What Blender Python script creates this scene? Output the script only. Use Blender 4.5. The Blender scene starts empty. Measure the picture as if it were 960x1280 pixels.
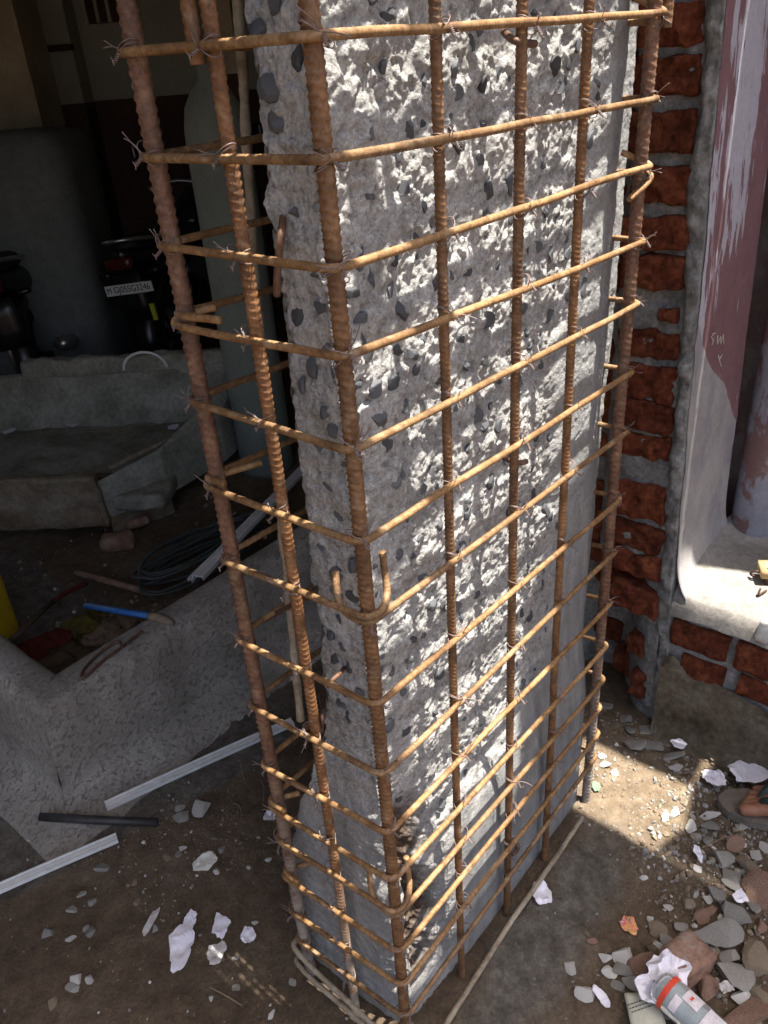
import bpy, bmesh, math, random
import numpy as np
from mathutils import Vector, Matrix

# ------------------------------------------------------------------ camera
SC = bpy.context.scene
COL = SC.collection
FPX = 981.1                                    # focal length in photo pixels (960 x 1280)
CAMP = np.array([-0.5415, -0.5155, 1.519])
PIT, ROL, YAW = math.radians(29.28), math.radians(-4.33), math.radians(41.39)
FW = np.array([math.cos(PIT)*math.cos(YAW), math.cos(PIT)*math.sin(YAW), -math.sin(PIT)])
_r = np.cross(FW, [0, 0, 1.0]); _r /= np.linalg.norm(_r); _u = np.cross(_r, FW)
CR = math.cos(ROL)*_r + math.sin(ROL)*_u
CU = -math.sin(ROL)*_r + math.cos(ROL)*_u
cd = bpy.data.cameras.new('camera'); cam = bpy.data.objects.new('camera', cd); COL.objects.link(cam)
cd.sensor_fit = 'VERTICAL'; cd.sensor_height = 36.0; cd.sensor_width = 27.0
cd.lens = FPX/1280*36.0; cd.clip_start = 0.02; cd.clip_end = 500
mw = Matrix.Identity(4)
for i in range(3):
    mw[i][0] = CR[i]; mw[i][1] = CU[i]; mw[i][2] = -FW[i]; mw[i][3] = CAMP[i]
cam.matrix_world = mw
SC.camera = cam

# ------------------------------------------------------------------ world, sun, exposure
SUN = Vector((0.0865, -0.235, 1.0)).normalized()
world = bpy.data.worlds.new('World'); SC.world = world; world.use_nodes = True
wn = world.node_tree.nodes; wl = world.node_tree.links
bgn = wn['Background']
sky = wn.new('ShaderNodeTexSky'); sky.sky_type = 'NISHITA'; sky.sun_disc = False
sky.sun_elevation = math.asin(SUN.z); sky.sun_rotation = math.atan2(SUN.x, SUN.y)
sky.air_density = 0.8; sky.dust_density = 6.0; sky.ozone_density = 0.6
wl.new(sky.outputs[0], bgn.inputs[0]); bgn.inputs[1].default_value = 0.11
sd = bpy.data.lights.new('sun', 'SUN'); sd.energy = 5.0; sd.angle = math.radians(0.5); sd.color = (1.0, 0.93, 0.82)
so = bpy.data.objects.new('sun', sd); COL.objects.link(so)
so.rotation_euler = SUN.to_track_quat('Z', 'Y').to_euler(); so.location = (0.5, -1.5, 6)
SC.view_settings.view_transform = 'Standard'; SC.view_settings.look = 'None'
SC.view_settings.exposure = 1.85; SC.view_settings.gamma = 1.0
SC.view_settings.use_curve_mapping = False

# ------------------------------------------------------------------ pixel helpers (photo pixel -> point on a plane)
def ray(x, y): return FW + CR*(x-480)/FPX - CU*(y-640)/FPX
def onz(x, y, z=0.0): d = ray(x, y); return CAMP + d*((z-CAMP[2])/d[2])
def ony(x, y, Y): d = ray(x, y); return CAMP + d*((Y-CAMP[1])/d[1])
def onx(x, y, X): d = ray(x, y); return CAMP + d*((X-CAMP[0])/d[0])
def ond(x, y, k): d = ray(x, y); return CAMP + d*(k/np.linalg.norm(d[:2]))
def zline(x, y, px, py):
    """height on the vertical line (px,py) closest to the row of the pixel"""
    zs = np.linspace(-.1, 2.6, 2701)
    P = np.stack([np.full_like(zs, px), np.full_like(zs, py), zs], -1)-CAMP
    dz = P@FW; yy = 640-FPX*(P@CU)/dz
    return float(zs[np.argmin(abs(yy-y))])

# ------------------------------------------------------------------ noise
def _h(i, j, k, s):
    n = (i*374761393+j*668265263+k*2147483647+s*1274126177) & 0xFFFFFFFF
    n = ((n ^ (n >> 13))*1274126177) & 0xFFFFFFFF
    n = ((n ^ (n >> 16))*2246822519) & 0xFFFFFFFF
    return ((n ^ (n >> 15)) & 0xFFFFFF)/float(0xFFFFFF)
def vnoise(P, s=0):
    P = np.asarray(P, float); I = np.floor(P).astype(np.int64); f = P-I; f = f*f*(3-2*f)
    i, j, k = I[..., 0], I[..., 1], I[..., 2]; x, y, z = f[..., 0], f[..., 1], f[..., 2]
    def L(a, b, t): return a+(b-a)*t
    c = lambda a, b, d: _h(i+a, j+b, k+d, s)
    return L(L(L(c(0,0,0), c(1,0,0), x), L(c(0,1,0), c(1,1,0), x), y),
             L(L(c(0,0,1), c(1,0,1), x), L(c(0,1,1), c(1,1,1), x), y), z)*2-1
def fbm(P, wl_, octv=4, s=0, gain=.5):
    P = np.asarray(P, float)/wl_; a = 1.0; t = 0; n = 0
    for o in range(octv):
        t = t+a*vnoise(P*(2.03**o)+o*17.3, s+o*7); n += a; a *= gain
    return t/n
def sstep(a, b, x):
    t = np.clip((x-a)/(b-a), 0, 1); return t*t*(3-2*t)

# ------------------------------------------------------------------ materials
MATS = {}
def newmat(name):
    m = bpy.data.materials.new(name); m.use_nodes = True
    nt = m.node_tree; b = nt.nodes['Principled BSDF']; MATS[name] = m
    return m, nt, b
def N(nt, t, **kw):
    n = nt.nodes.new(t)
    for k, v in kw.items(): setattr(n, k, v)
    return n
def noise(nt, vec, scale, detail=8, rough=.6, dist=0):
    n = N(nt, 'ShaderNodeTexNoise'); n.inputs['Scale'].default_value = scale
    n.inputs['Detail'].default_value = detail; n.inputs['Roughness'].default_value = rough
    n.inputs['Distortion'].default_value = dist
    nt.links.new(vec, n.inputs['Vector']); return n.outputs['Fac']
def ramp(nt, fac, stops):
    r = N(nt, 'ShaderNodeValToRGB'); e = r.color_ramp.elements
    while len(e) < len(stops): e.new(.5)
    for el, (p, c) in zip(e, stops):
        el.position = p; el.color = (*c, 1) if len(c) == 3 else c
    nt.links.new(fac, r.inputs[0]); return r.outputs[0]
def mixc(nt, fac, a, b, mode='MIX'):
    m = N(nt, 'ShaderNodeMix', data_type='RGBA', blend_type=mode)
    for sock, v in ((m.inputs[0], fac), (m.inputs[6], a), (m.inputs[7], b)):
        if isinstance(v, (int, float)): sock.default_value = v
        elif isinstance(v, tuple): sock.default_value = (*v, 1)
        else: nt.links.new(v, sock)
    return m.outputs[2]
def bumpn(nt, b, h, strength, dist):
    bp = N(nt, 'ShaderNodeBump'); bp.inputs['Strength'].default_value = strength; bp.inputs['Distance'].default_value = dist
    nt.links.new(h, bp.inputs['Height']); nt.links.new(bp.outputs[0], b.inputs['Normal'])
def coords(nt, jitter=True, scale=None):
    tc = N(nt, 'ShaderNodeTexCoord'); v = tc.outputs['Object']
    if jitter:
        oi = N(nt, 'ShaderNodeObjectInfo'); ml = N(nt, 'ShaderNodeMath', operation='MULTIPLY'); ml.inputs[1].default_value = 37.0
        nt.links.new(oi.outputs['Random'], ml.inputs[0])
        ad = N(nt, 'ShaderNodeVectorMath', operation='ADD'); nt.links.new(v, ad.inputs[0]); nt.links.new(ml.outputs[0], ad.inputs[1]); v = ad.outputs[0]
    if scale:
        mp = N(nt, 'ShaderNodeMapping'); mp.inputs['Scale'].default_value = scale; nt.links.new(v, mp.inputs[0]); v = mp.outputs[0]
    return v
def pmat(name, cols, scale=8, rough=.85, bump=.4, bscale=60, bdist=.004, spec=.3, fine=.25, metallic=0, var=0.0, scl=None, jitter=True):
    """cols: list of colours spread over a noise ramp"""
    m, nt, b = newmat(name)
    v = coords(nt, jitter, scl)
    n1 = noise(nt, v, scale, 8, .65)
    k = len(cols)
    c = ramp(nt, n1, [(.32+.36*i/max(1, k-1), cols[i]) for i in range(k)]) if k > 1 else None
    if c is None: c = mixc(nt, 0.0, cols[0], cols[0])
    n2 = noise(nt, v, bscale, 6, .7)
    g = ramp(nt, n2, [(.3, (1-fine,)*3), (.7, (1+fine*.6,)*3)])
    c = mixc(nt, 1.0, c, g, 'MULTIPLY')
    if var:
        oi = N(nt, 'ShaderNodeObjectInfo'); rr = ramp(nt, oi.outputs['Random'], [(0, (1-var,)*3), (1, (1+var*.7,)*3)])
        c = mixc(nt, 1.0, c, rr, 'MULTIPLY')
    nt.links.new(c, b.inputs['Base Color'])
    b.inputs['Roughness'].default_value = rough; b.inputs['Metallic'].default_value = metallic
    b.inputs['Specular IOR Level'].default_value = spec
    if bump: bumpn(nt, b, n2, bump, bdist)
    return m

# hacked concrete: own colour from a per-vertex mask (R = rough broken paste, G = rust/soil stain in the cavity)
def concrete_mat():
    m, nt, b = newmat('hacked_concrete'); v = coords(nt, False)
    at = N(nt, 'ShaderNodeAttribute', attribute_name='mask'); sp = N(nt, 'ShaderNodeSeparateColor'); nt.links.new(at.outputs['Color'], sp.inputs[0])
    n1 = noise(nt, v, 9, 10, .7); n2 = noise(nt, v, 75, 8, .75); n3 = noise(nt, v, 260, 4, .7)
    rough = ramp(nt, n1, [(.3, (.265, .264, .26)), (.5, (.385, .383, .377)), (.68, (.51, .507, .50))])
    grit = ramp(nt, n2, [(.33, (.34, .335, .33)), (.45, (.86, .86, .86)), (.54, (1.0, 1.0, 1.0)), (.7, (1.22, 1.21, 1.19))])
    grit = mixc(nt, 1.0, grit, ramp(nt, n3, [(.32, (.68,)*3), (.5, (1.0,)*3), (.7, (1.2,)*3)]), 'MULTIPLY')
    rough = mixc(nt, 1.0, rough, grit, 'MULTIPLY')
    st = coords(nt, False, (14, 14, 2.2)); s1 = noise(nt, st, 3, 8, .65)
    smooth = ramp(nt, s1, [(.3, (.19, .195, .20)), (.52, (.27, .275, .28)), (.72, (.36, .36, .355))])
    smooth = mixc(nt, .5, smooth, mixc(nt, 1.0, smooth, ramp(nt, n2, [(.3, (.7,)*3), (.65, (1.15,)*3)]), 'MULTIPLY'))
    c = mixc(nt, sp.outputs[0], smooth, rough)
    dirt = ramp(nt, n2, [(.36, (.022, .012, .008)), (.5, (.07, .042, .026)), (.66, (.15, .115, .085))])
    c = mixc(nt, sp.outputs[1], c, dirt)
    nt.links.new(c, b.inputs['Base Color']); b.inputs['Roughness'].default_value = .92; b.inputs['Specular IOR Level'].default_value = .2
    bh = N(nt, 'ShaderNodeMath', operation='ADD'); nt.links.new(n2, bh.inputs[0]); nt.links.new(n3, bh.inputs[1])
    bumpn(nt, b, bh.outputs[0], .9, .0042)
    return m
concrete_mat()

def rust_mat(name, cols, dust=.35, grey_z=None):
    m, nt, b = newmat(name); v = coords(nt, True)
    n1 = noise(nt, v, 14, 8, .7); n2 = noise(nt, v, 160, 6, .7); n3 = noise(nt, v, 45, 6, .7)
    c = ramp(nt, n1, [(.3, cols[0]), (.5, cols[1]), (.7, cols[2])])
    c = mixc(nt, 1.0, c, ramp(nt, n2, [(.3, (.5, .46, .42)), (.65, (1.25, 1.25, 1.25))]), 'MULTIPLY')
    n4 = noise(nt, v, 32, 6, .75); c = mixc(nt, ramp(nt, n4, [(.56, (0, 0, 0)), (.66, (.75,)*3)]), c, (.055, .026, .014))
    oi2 = N(nt, 'ShaderNodeObjectInfo'); c = mixc(nt, 1.0, c, ramp(nt, oi2.outputs['Random'], [(0, (.78, .80, .86)), (.5, (1, 1, 1)), (1, (1.18, 1.12, 1.02))]), 'MULTIPLY')
    d = ramp(nt, n3, [(.52, (0, 0, 0)), (.72, (dust,)*3)])
    c = mixc(nt, d, c, (.40, .30, .19))
    if grey_z:
        tc = N(nt, 'ShaderNodeTexCoord'); sx = N(nt, 'ShaderNodeSeparateXYZ'); nt.links.new(tc.outputs['Object'], sx.inputs[0])
        mr = N(nt, 'ShaderNodeMapRange'); mr.inputs[1].default_value = grey_z[0]; mr.inputs[2].default_value = grey_z[1]; mr.inputs[3].default_value = .9; mr.inputs[4].default_value = 0
        nt.links.new(sx.outputs[2], mr.inputs[0])
        mu = N(nt, 'ShaderNodeMath', operation='MULTIPLY'); nt.links.new(mr.outputs[0], mu.inputs[0])
        rr = ramp(nt, n3, [(.36, (0, 0, 0)), (.5, (1, 1, 1))]); nt.links.new(rr, mu.inputs[1])
        c = mixc(nt, mu.outputs[0], c, (.27, .25, .22))
    nt.links.new(c, b.inputs['Base Color']); b.inputs['Roughness'].default_value = .62; b.inputs['Specular IOR Level'].default_value = .45
    bumpn(nt, b, n2, .5, .0012)
rust_mat('rust_orange', [(.070, .032, .014), (.150, .072, .028), (.235, .122, .052)], .30)
rust_mat('rust_red', [(.058, .030, .020), (.120, .062, .040), (.185, .102, .066)], .3, (.1, .55))
rust_mat('rust_grey', [(.075, .032, .014), (.165, .072, .026), (.24, .118, .05)], .4, (.0, .45))
rust_mat('rust_stirrup', [(.095, .048, .020), (.205, .115, .048), (.32, .20, .098)], .55)
rust_mat('rust_dark', [(.04, .02, .014), (.085, .042, .028), (.14, .078, .05)], .3)
pmat('wire_steel', [(.10, .075, .07), (.20, .15, .14), (.13, .09, .075)], 60, .45, .2, 300, .0004, .5)
pmat('crust', [(.15, .115, .075), (.27, .225, .165), (.36, .315, .245)], 30, .9, .8, 150, .002)
pmat('stone_dark', [(.055, .06, .068), (.085, .09, .10), (.125, .13, .14)], 40, .8, .5, 220, .001, .35, .3, var=.4)
pmat('rubble_grey', [(.20, .19, .175), (.29, .28, .26), (.38, .365, .34)], 22, .9, .7, 130, .003, .2, .35, var=.22)
pmat('rubble_light', [(.36, .35, .33), (.46, .45, .43), (.55, .54, .51)], 25, .9, .6, 140, .002, .2, .25, var=.15)
pmat('rubble_red', [(.15, .085, .06), (.25, .15, .11), (.31, .25, .21)], 18, .9, .7, 120, .003, .2, .35, var=.2)
pmat('rubble_brown', [(.13, .10, .07), (.21, .165, .12), (.28, .235, .18)], 20, .9, .7, 120, .003, .2, .35, var=.2)
pmat('brick_red', [(.075, .022, .013), (.155, .043, .022), (.235, .078, .036)], 22, .95, 1.0, 80, .007, .15, .55, var=.3)
pmat('mortar', [(.13, .13, .13), (.24, .24, .235), (.36, .358, .35)], 18, .95, .9, 90, .005, .15, .45)
pmat('plaster_edge', [(.13, .13, .125), (.245, .245, .24), (.38, .375, .365)], 22, .95, .9, 100, .005, .15, .4)
pmat('plinth_plaster', [(.062, .048, .030), (.135, .110, .078), (.215, .19, .15)], 9, .95, .9, 70, .005, .15, .45)
pmat('ledge_cement', [(.17, .16, .147), (.25, .237, .22), (.33, .315, .29)], 9, .95, .6, 100, .003, .15, .3)
pmat('tank_concrete', [(.19, .175, .155), (.27, .25, .222), (.33, .31, .28)], 7, .95, .8, 110, .004, .15, .35)
def pitted_mat(name, cols, pitc):
    m, nt, b = newmat(name); v = coords(nt, False)
    n1 = noise(nt, v, 6, 8, .65); n2 = noise(nt, v, 85, 6, .7); n3 = noise(nt, v, 190, 5, .7)
    c = ramp(nt, n1, [(.32, cols[0]), (.5, cols[1]), (.68, cols[2])])
    c = mixc(nt, 1.0, c, ramp(nt, n3, [(.3, (.7,)*3), (.68, (1.2,)*3)]), 'MULTIPLY')
    k = ramp(nt, n2, [(.31, (1, 1, 1)), (.39, (0, 0, 0))]); c = mixc(nt, k, c, pitc)
    nt.links.new(c, b.inputs['Base Color']); b.inputs['Roughness'].default_value = .95; b.inputs['Specular IOR Level'].default_value = .15
    bh = N(nt, 'ShaderNodeMath', operation='ADD'); nt.links.new(ramp(nt, n2, [(.34, (0,)*3), (.46, (1,)*3)]), bh.inputs[0]); nt.links.new(n3, bh.inputs[1]); bumpn(nt, b, bh.outputs[0], .8, .004)
pitted_mat('tank_pitted', [(.20, .183, .16), (.275, .255, .228), (.345, .325, .295)], (.165, .15, .13))
pmat('trough_concrete', [(.16, .15, .12), (.26, .25, .205), (.37, .355, .30)], 5, .95, .7, 60, .005, .15, .35)
pmat('trough_front', [(.10, .072, .045), (.19, .155, .11), (.27, .24, .185)], 6, .95, .7, 60, .005, .15, .35)
pmat('wood_dark', [(.05, .036, .024), (.09, .066, .045), (.12, .09, .065)], 6, .85, .5, 60, .002, .2, .3, scl=(1, 8, 8))
pmat('wood_pale', [(.35, .24, .12), (.45, .32, .17), (.5, .38, .22)], 8, .8, .4, 60, .001, .2, .2)
pmat('paper', [(.66, .65, .74), (.72, .71, .80), (.78, .77, .84)], 20, .9, .3, 80, .001, .2, .08)
pmat('paper_grey', [(.40, .38, .38), (.50, .48, .48), (.58, .56, .56)], 20, .9, .3, 80, .001, .2, .2)
pmat('tile_white', [(.62, .62, .58), (.70, .70, .66)], 20, .6, .2, 80, .001, .4, .1)
pmat('pvc_white', [(.50, .51, .52), (.60, .61, .62), (.66, .67, .67)], 6, .45, .1, 60, .0005, .45, .15)
pmat('pipe_black', [(.018, .018, .02), (.028, .028, .03), (.05, .047, .045)], 20, .5, .2, 90, .0006, .4, .2)
pmat('plastic_yellow', [(.55, .37, .01), (.62, .43, .015), (.66, .47, .03)], 4, .45, .1, 50, .0006, .45, .12)
pmat('plastic_blue', [(.015, .09, .30), (.02, .14, .42)], 10, .5, .1, 90, .0005, .4, .2)
pmat('cloth_red', [(.05, .010, .009), (.11, .018, .014), (.06, .03, .02)], 40, .9, .6, 150, .002, .2, .3)
pmat('cloth_olive', [(.025, .022, .012), (.11, .095, .02), (.05, .045, .035)], 45, .9, .6, 150, .002, .2, .3)
pmat('cloth_pale', [(.06, .045, .035), (.20, .15, .11), (.08, .05, .04)], 45, .9, .6, 150, .002, .2, .3)
pmat('hose_dark', [(.03, .036, .035), (.055, .065, .062)], 30, .5, .1, 100, .0005, .4, .2)
pmat('wall_offwhite', [(.34, .34, .30), (.42, .42, .37)], 1.2, .9, .2, 30, .003, .2, .12)
pmat('wall_cream', [(.30, .24, .16), (.40, .33, .23), (.44, .38, .28)], 2, .9, .4, 30, .004, .2, .15)
pmat('dado_brown', [(.055, .028, .018), (.085, .045, .03)], 2, .75, .2, 30, .003, .3, .15)
pmat('grey_cover', [(.12, .13, .125), (.17, .18, .17)], 3, .85, .5, 25, .006, .25, .2)
pmat('cylinder_green', [(.12, .135, .115), (.19, .21, .18)], 3, .7, .3, 40, .002, .3, .12)
pmat('slab_soffit', [(.20, .195, .185), (.28, .275, .26)], 2, .95, .4, 40, .004, .15, .2)
pmat('plywood', [(.20, .15, .095), (.28, .21, .14)], 4, .85, .3, 50, .002, .2, .2)
pmat('bamboo', [(.25, .18, .08), (.34, .26, .13)], 6, .7, .3, 50, .002, .3, .2)
pmat('black_plastic', [(.006, .006, .007), (.013, .013, .014)], 10, .28, .05, 80, .0004, .5, .2)
pmat('black_seat', [(.010, .010, .010), (.018, .018, .018)], 20, .6, .3, 200, .0006, .4, .2)
pmat('tyre', [(.012, .012, .012), (.022, .021, .02)], 20, .9, .4, 90, .001, .2, .2)
pmat('chrome', [(.40, .40, .40), (.52, .52, .52)], 10, .3, .05, 90, .0003, .5, .1, metallic=.9)
pmat('plate_white', [(.60, .60, .58), (.68, .68, .66)], 20, .5, .05, 90, .0003, .4, .1)
pmat('plate_black', [(.01, .01, .01), (.015, .015, .015)], 20, .5, .05, 90, .0003)
pmat('sticker_lime', [(.42, .45, .03), (.50, .52, .05)], 20, .5, .05, 90, .0003)
pmat('lamp_red', [(.05, .006, .006), (.08, .01, .01)], 20, .25, .05, 90, .0003, .5)
pmat('skin', [(.20, .085, .05), (.27, .125, .075), (.32, .16, .10)], 25, .55, .4, 120, .0012, .4, .15)
pmat('sandal_sole', [(.12, .10, .085), (.20, .175, .15)], 60, .85, .8, 300, .001, .25, .3)
pmat('sandal_strap', [(.016, .032, .032), (.028, .05, .048)], 30, .6, .3, 150, .0006, .35, .2)
pmat('trousers', [(.030, .034, .042), (.05, .055, .065)], 12, .9, .4, 160, .002, .2, .2)
pmat('shirt', [(.28, .30, .33), (.36, .38, .41)], 10, .9, .3, 140, .002, .2, .15)
pmat('hair', [(.008, .007, .006), (.016, .013, .011)], 60, .6, .5, 300, .001, .35, .3)
pmat('wrapper', [(.16, .12, .40), (.70, .46, .10), (.62, .12, .14), (.6, .55, .6)], 90, .35, .2, 120, .001, .5, .15)
pmat('bag_print', [(.40, .40, .33), (.50, .50, .42)], 14, .7, .3, 80, .001, .3, .15)
pmat('ink_dark', [(.07, .07, .065), (.11, .11, .10)], 40, .8, .1, 80, .0005)
pmat('label_red', [(.58, .05, .025), (.66, .09, .04)], 30, .5, .1, 80, .0005, .4, .15)
pmat('label_pale', [(.55, .55, .58), (.66, .60, .62), (.60, .64, .68)], 45, .5, .1, 80, .0005, .4, .3)
pmat('bottle_contents', [(.20, .25, .25), (.30, .35, .36)], 10, .4, .1, 60, .0005, .4, .2)
pmat('straw', [(.22, .16, .09), (.30, .24, .15)], 30, .9, .2, 90, .0005)
pmat('leaf_green', [(.10, .16, .10), (.20, .27, .20)], 40, .7, .3, 120, .001)

def bottle_mat():
    m, nt, b = newmat('clear_plastic'); v = coords(nt)
    n = noise(nt, v, 25, 4, .5)
    nt.links.new(ramp(nt, n, [(.3, (.72, .78, .80)), (.7, (.86, .90, .92))]), b.inputs['Base Color'])
    b.inputs['Roughness'].default_value = .18; b.inputs['Transmission Weight'].default_value = .75; b.inputs['IOR'].default_value = 1.25
    bumpn(nt, b, n, .3, .002)
bottle_mat()

def ground_mat():
    m, nt, b = newmat('soil'); v = coords(nt, False)
    n1 = noise(nt, v, 2.2, 8, .65, .4); n2 = noise(nt, v, 26, 8, .75); n3 = noise(nt, v, 140, 6, .75); n4 = noise(nt, v, 5.5, 6, .6)
    c = ramp(nt, n1, [(.32, (.080, .058, .040)), (.5, (.135, .102, .072)), (.68, (.19, .152, .115))])
    c = mixc(nt, 1.0, c, ramp(nt, n2, [(.3, (.6, .6, .6)), (.55, (1, 1, 1)), (.72, (1.4, 1.38, 1.32))]), 'MULTIPLY')
    c = mixc(nt, 1.0, c, ramp(nt, n3, [(.3, (.65,)*3), (.68, (1.3, 1.28, 1.25))]), 'MULTIPLY')
    # dry cement slurry spilt on the soil: beside the column foot and along the tank wall
    at = N(nt, 'ShaderNodeAttribute', attribute_name='slurry'); sp = N(nt, 'ShaderNodeSeparateColor'); nt.links.new(at.outputs['Color'], sp.inputs[0])
    ad = N(nt, 'ShaderNodeMath', operation='MULTIPLY_ADD'); nt.links.new(n4, ad.inputs[0]); ad.inputs[1].default_value = .9; ad.inputs[2].default_value = -.45
    a2 = N(nt, 'ShaderNodeMath', operation='ADD'); nt.links.new(sp.outputs[0], a2.inputs[0]); nt.links.new(ad.outputs[0], a2.inputs[1])
    f = ramp(nt, a2.outputs[0], [(.35, (0, 0, 0)), (.62, (.85,)*3)])
    grey = ramp(nt, n2, [(.32, (.065, .060, .053)), (.5, (.125, .117, .104)), (.68, (.215, .203, .183))])
    grey = mixc(nt, 1.0, grey, ramp(nt, n3, [(.3, (.7,)*3), (.68, (1.25, 1.23, 1.2))]), 'MULTIPLY')
    c = mixc(nt, f, c, grey)
    pale = ramp(nt, n2, [(.3, (.11, .082, .054)), (.5, (.19, .145, .10)), (.7, (.29, .235, .17))])       # dry sandy dust beyond the cage
    a3 = N(nt, 'ShaderNodeMath', operation='ADD'); nt.links.new(sp.outputs[1], a3.inputs[0]); nt.links.new(ad.outputs[0], a3.inputs[1])
    c = mixc(nt, ramp(nt, a3.outputs[0], [(.3, (0, 0, 0)), (.7, (.9,)*3)]), c, pale)
    nt.links.new(c, b.inputs['Base Color']); b.inputs['Roughness'].default_value = .95; b.inputs['Specular IOR Level'].default_value = .15
    bh = N(nt, 'ShaderNodeMath', operation='ADD'); nt.links.new(n2, bh.inputs[0]); nt.links.new(n3, bh.inputs[1])
    bumpn(nt, b, bh.outputs[0], .9, .008)
ground_mat()

def paint_mat(name, base, under, dirt, lo, hi, scl, base2=None, attr=False):
    """old paint: base coat, a second coat flaking off in tall streaks, grime low down in blotches"""
    m, nt, b = newmat(name); v = coords(nt, False, scl); w = coords(nt, False)
    f = noise(nt, v, 1.0, 9, .62, .3); g = noise(nt, w, 16, 8, .7); h = noise(nt, w, 90, 6, .7)
    bc = ramp(nt, g, [(.3, tuple(x*.8 for x in base)), (.7, base2 or tuple(x*1.1 for x in base))])
    uc = ramp(nt, g, [(.3, tuple(x*.85 for x in under)), (.7, under)])
    if attr:
        at = N(nt, 'ShaderNodeAttribute', attribute_name='flake'); sp = N(nt, 'ShaderNodeSeparateColor'); nt.links.new(at.outputs['Color'], sp.inputs[0])
        ma = N(nt, 'ShaderNodeMath', operation='MULTIPLY_ADD'); nt.links.new(sp.outputs[0], ma.inputs[0]); ma.inputs[1].default_value = .34; nt.links.new(f, ma.inputs[2]); f = ma.outputs[0]
    k = ramp(nt, f, [(lo, (0, 0, 0)), (hi, (1, 1, 1))])
    c = mixc(nt, k, bc, uc)
    k2 = ramp(nt, noise(nt, w, 7, 8, .7), [(.55, (0, 0, 0)), (.8, (.6,)*3)])
    c = mixc(nt, k2, c, dirt)
    c = mixc(nt, 1.0, c, ramp(nt, h, [(.3, (.82,)*3), (.7, (1.08,)*3)]), 'MULTIPLY')
    nt.links.new(c, b.inputs['Base Color']); b.inputs['Roughness'].default_value = .7
    bumpn(nt, b, k, .25, .002)
paint_mat('paint_mauve', (.22, .115, .125), (.50, .48, .54), (.22, .16, .16), .62, .64, (38, 38, 6), attr=True)
paint_mat('paint_lilac', (.32, .305, .33), (.42, .405, .405), (.22, .20, .185), .4, .6, (12, 12, 6))
paint_mat('paint_pipe', (.27, .28, .33), (.21, .12, .115), (.19, .15, .11), .53, .56, (9, 9, 5))
paint_mat('paint_backwall', (.13, .08, .075), (.20, .17, .16), (.07, .06, .055), .5, .6, (10, 10, 6))

# ------------------------------------------------------------------ object helpers
def tag(o, label=None, cat=None, group=None, kind=None):
    if label: o['label'] = label
    if cat: o['category'] = cat
    if group: o['group'] = group
    if kind: o['kind'] = kind
    return o
def mk(name, V, F, mat, parent=None, smooth=True):
    V = np.asarray(V, dtype=np.float32).reshape(-1, 3)
    me = bpy.data.meshes.new(name)
    if isinstance(F, np.ndarray):
        n, k = F.shape
        me.vertices.add(len(V)); me.vertices.foreach_set('co', V.ravel())
        me.loops.add(n*k); me.loops.foreach_set('vertex_index', F.astype(np.int32).ravel())
        me.polygons.add(n); me.polygons.foreach_set('loop_start', np.arange(0, n*k, k, dtype=np.int32))
        me.update(calc_edges=True); me.validate()
    else:
        me.from_pydata([tuple(map(float, v)) for v in V], [], F); me.update()
    me.polygons.foreach_set('use_smooth', [bool(smooth)]*len(me.polygons))
    me.materials.append(MATS[mat])
    return link(name, me, parent)
def link(name, me, parent=None, loc=None, rot=None, scale=None):
    o = bpy.data.objects.new(name, me); COL.objects.link(o)
    if parent is not None: o.parent = parent
    if loc is not None: o.location = tuple(map(float, loc))
    if rot is not None: o.rotation_euler = rot
    if scale is not None: o.scale = scale if hasattr(scale, '__len__') else (scale,)*3
    return o
def empty(name, loc=(0, 0, 0), rot=(0, 0, 0)):
    o = bpy.data.objects.new(name, None); COL.objects.link(o); o.location = tuple(map(float, loc)); o.rotation_euler = rot
    o.empty_display_size = .05; return o
class MB:
    def __init__(s): s.V = []; s.F = []; s.n = 0
    def add(s, V, F):
        V = np.asarray(V, float).reshape(-1, 3); s.V.append(V)
        for f in F: s.F.append([int(i)+s.n for i in f])
        s.n += len(V); return s
    def build(s, name, mat, parent=None, smooth=True): return mk(name, np.concatenate(s.V), s.F, mat, parent, smooth)
def gridfaces(nu, nv, closed_u=False):
    iu = np.arange(nu if closed_u else nu-1); iv = np.arange(nv-1)
    a, b = np.meshgrid(iu, iv, indexing='ij'); a2 = (a+1) % nu
    return np.stack([a*nv+b, a2*nv+b, a2*nv+b+1, a*nv+b+1], -1).reshape(-1, 4)
def frames(P):
    P = np.asarray(P, float); T = np.gradient(P, axis=0); T /= np.linalg.norm(T, axis=1)[:, None]+1e-12
    up = np.array([0, 0, 1.0]) if abs(T[0][2]) < .9 else np.array([1.0, 0, 0])
    n = np.cross(T[0], up); n /= np.linalg.norm(n); Nn = np.empty_like(P)
    for i in range(len(P)):
        n = n-T[i]*np.dot(n, T[i]); n = n/(np.linalg.norm(n)+1e-12); Nn[i] = n
    return T, Nn, np.cross(T, Nn)
def sweep(P, rad, seg=8, cap=True):
    """rad: scalar, (n,) or (n,seg)"""
    P = np.asarray(P, float); T, A, B = frames(P); th = np.arange(seg)*2*math.pi/seg
    R = np.broadcast_to(np.asarray(rad, float).reshape(-1, 1) if np.ndim(rad) < 2 else rad, (len(P), seg))
    V = P[:, None]+R[..., None]*(np.cos(th)[None, :, None]*A[:, None]+np.sin(th)[None, :, None]*B[:, None])
    n = len(P); i, j = np.meshgrid(np.arange(n-1), np.arange(seg), indexing='ij'); j2 = (j+1) % seg
    F = np.stack([i*seg+j, i*seg+j2, (i+1)*seg+j2, (i+1)*seg+j], -1).reshape(-1, 4)
    V = V.reshape(-1, 3); F = F.tolist()
    if cap: F.append(list(range(seg-1, -1, -1))); F.append(list(range((n-1)*seg, n*seg)))
    return V, F
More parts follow.
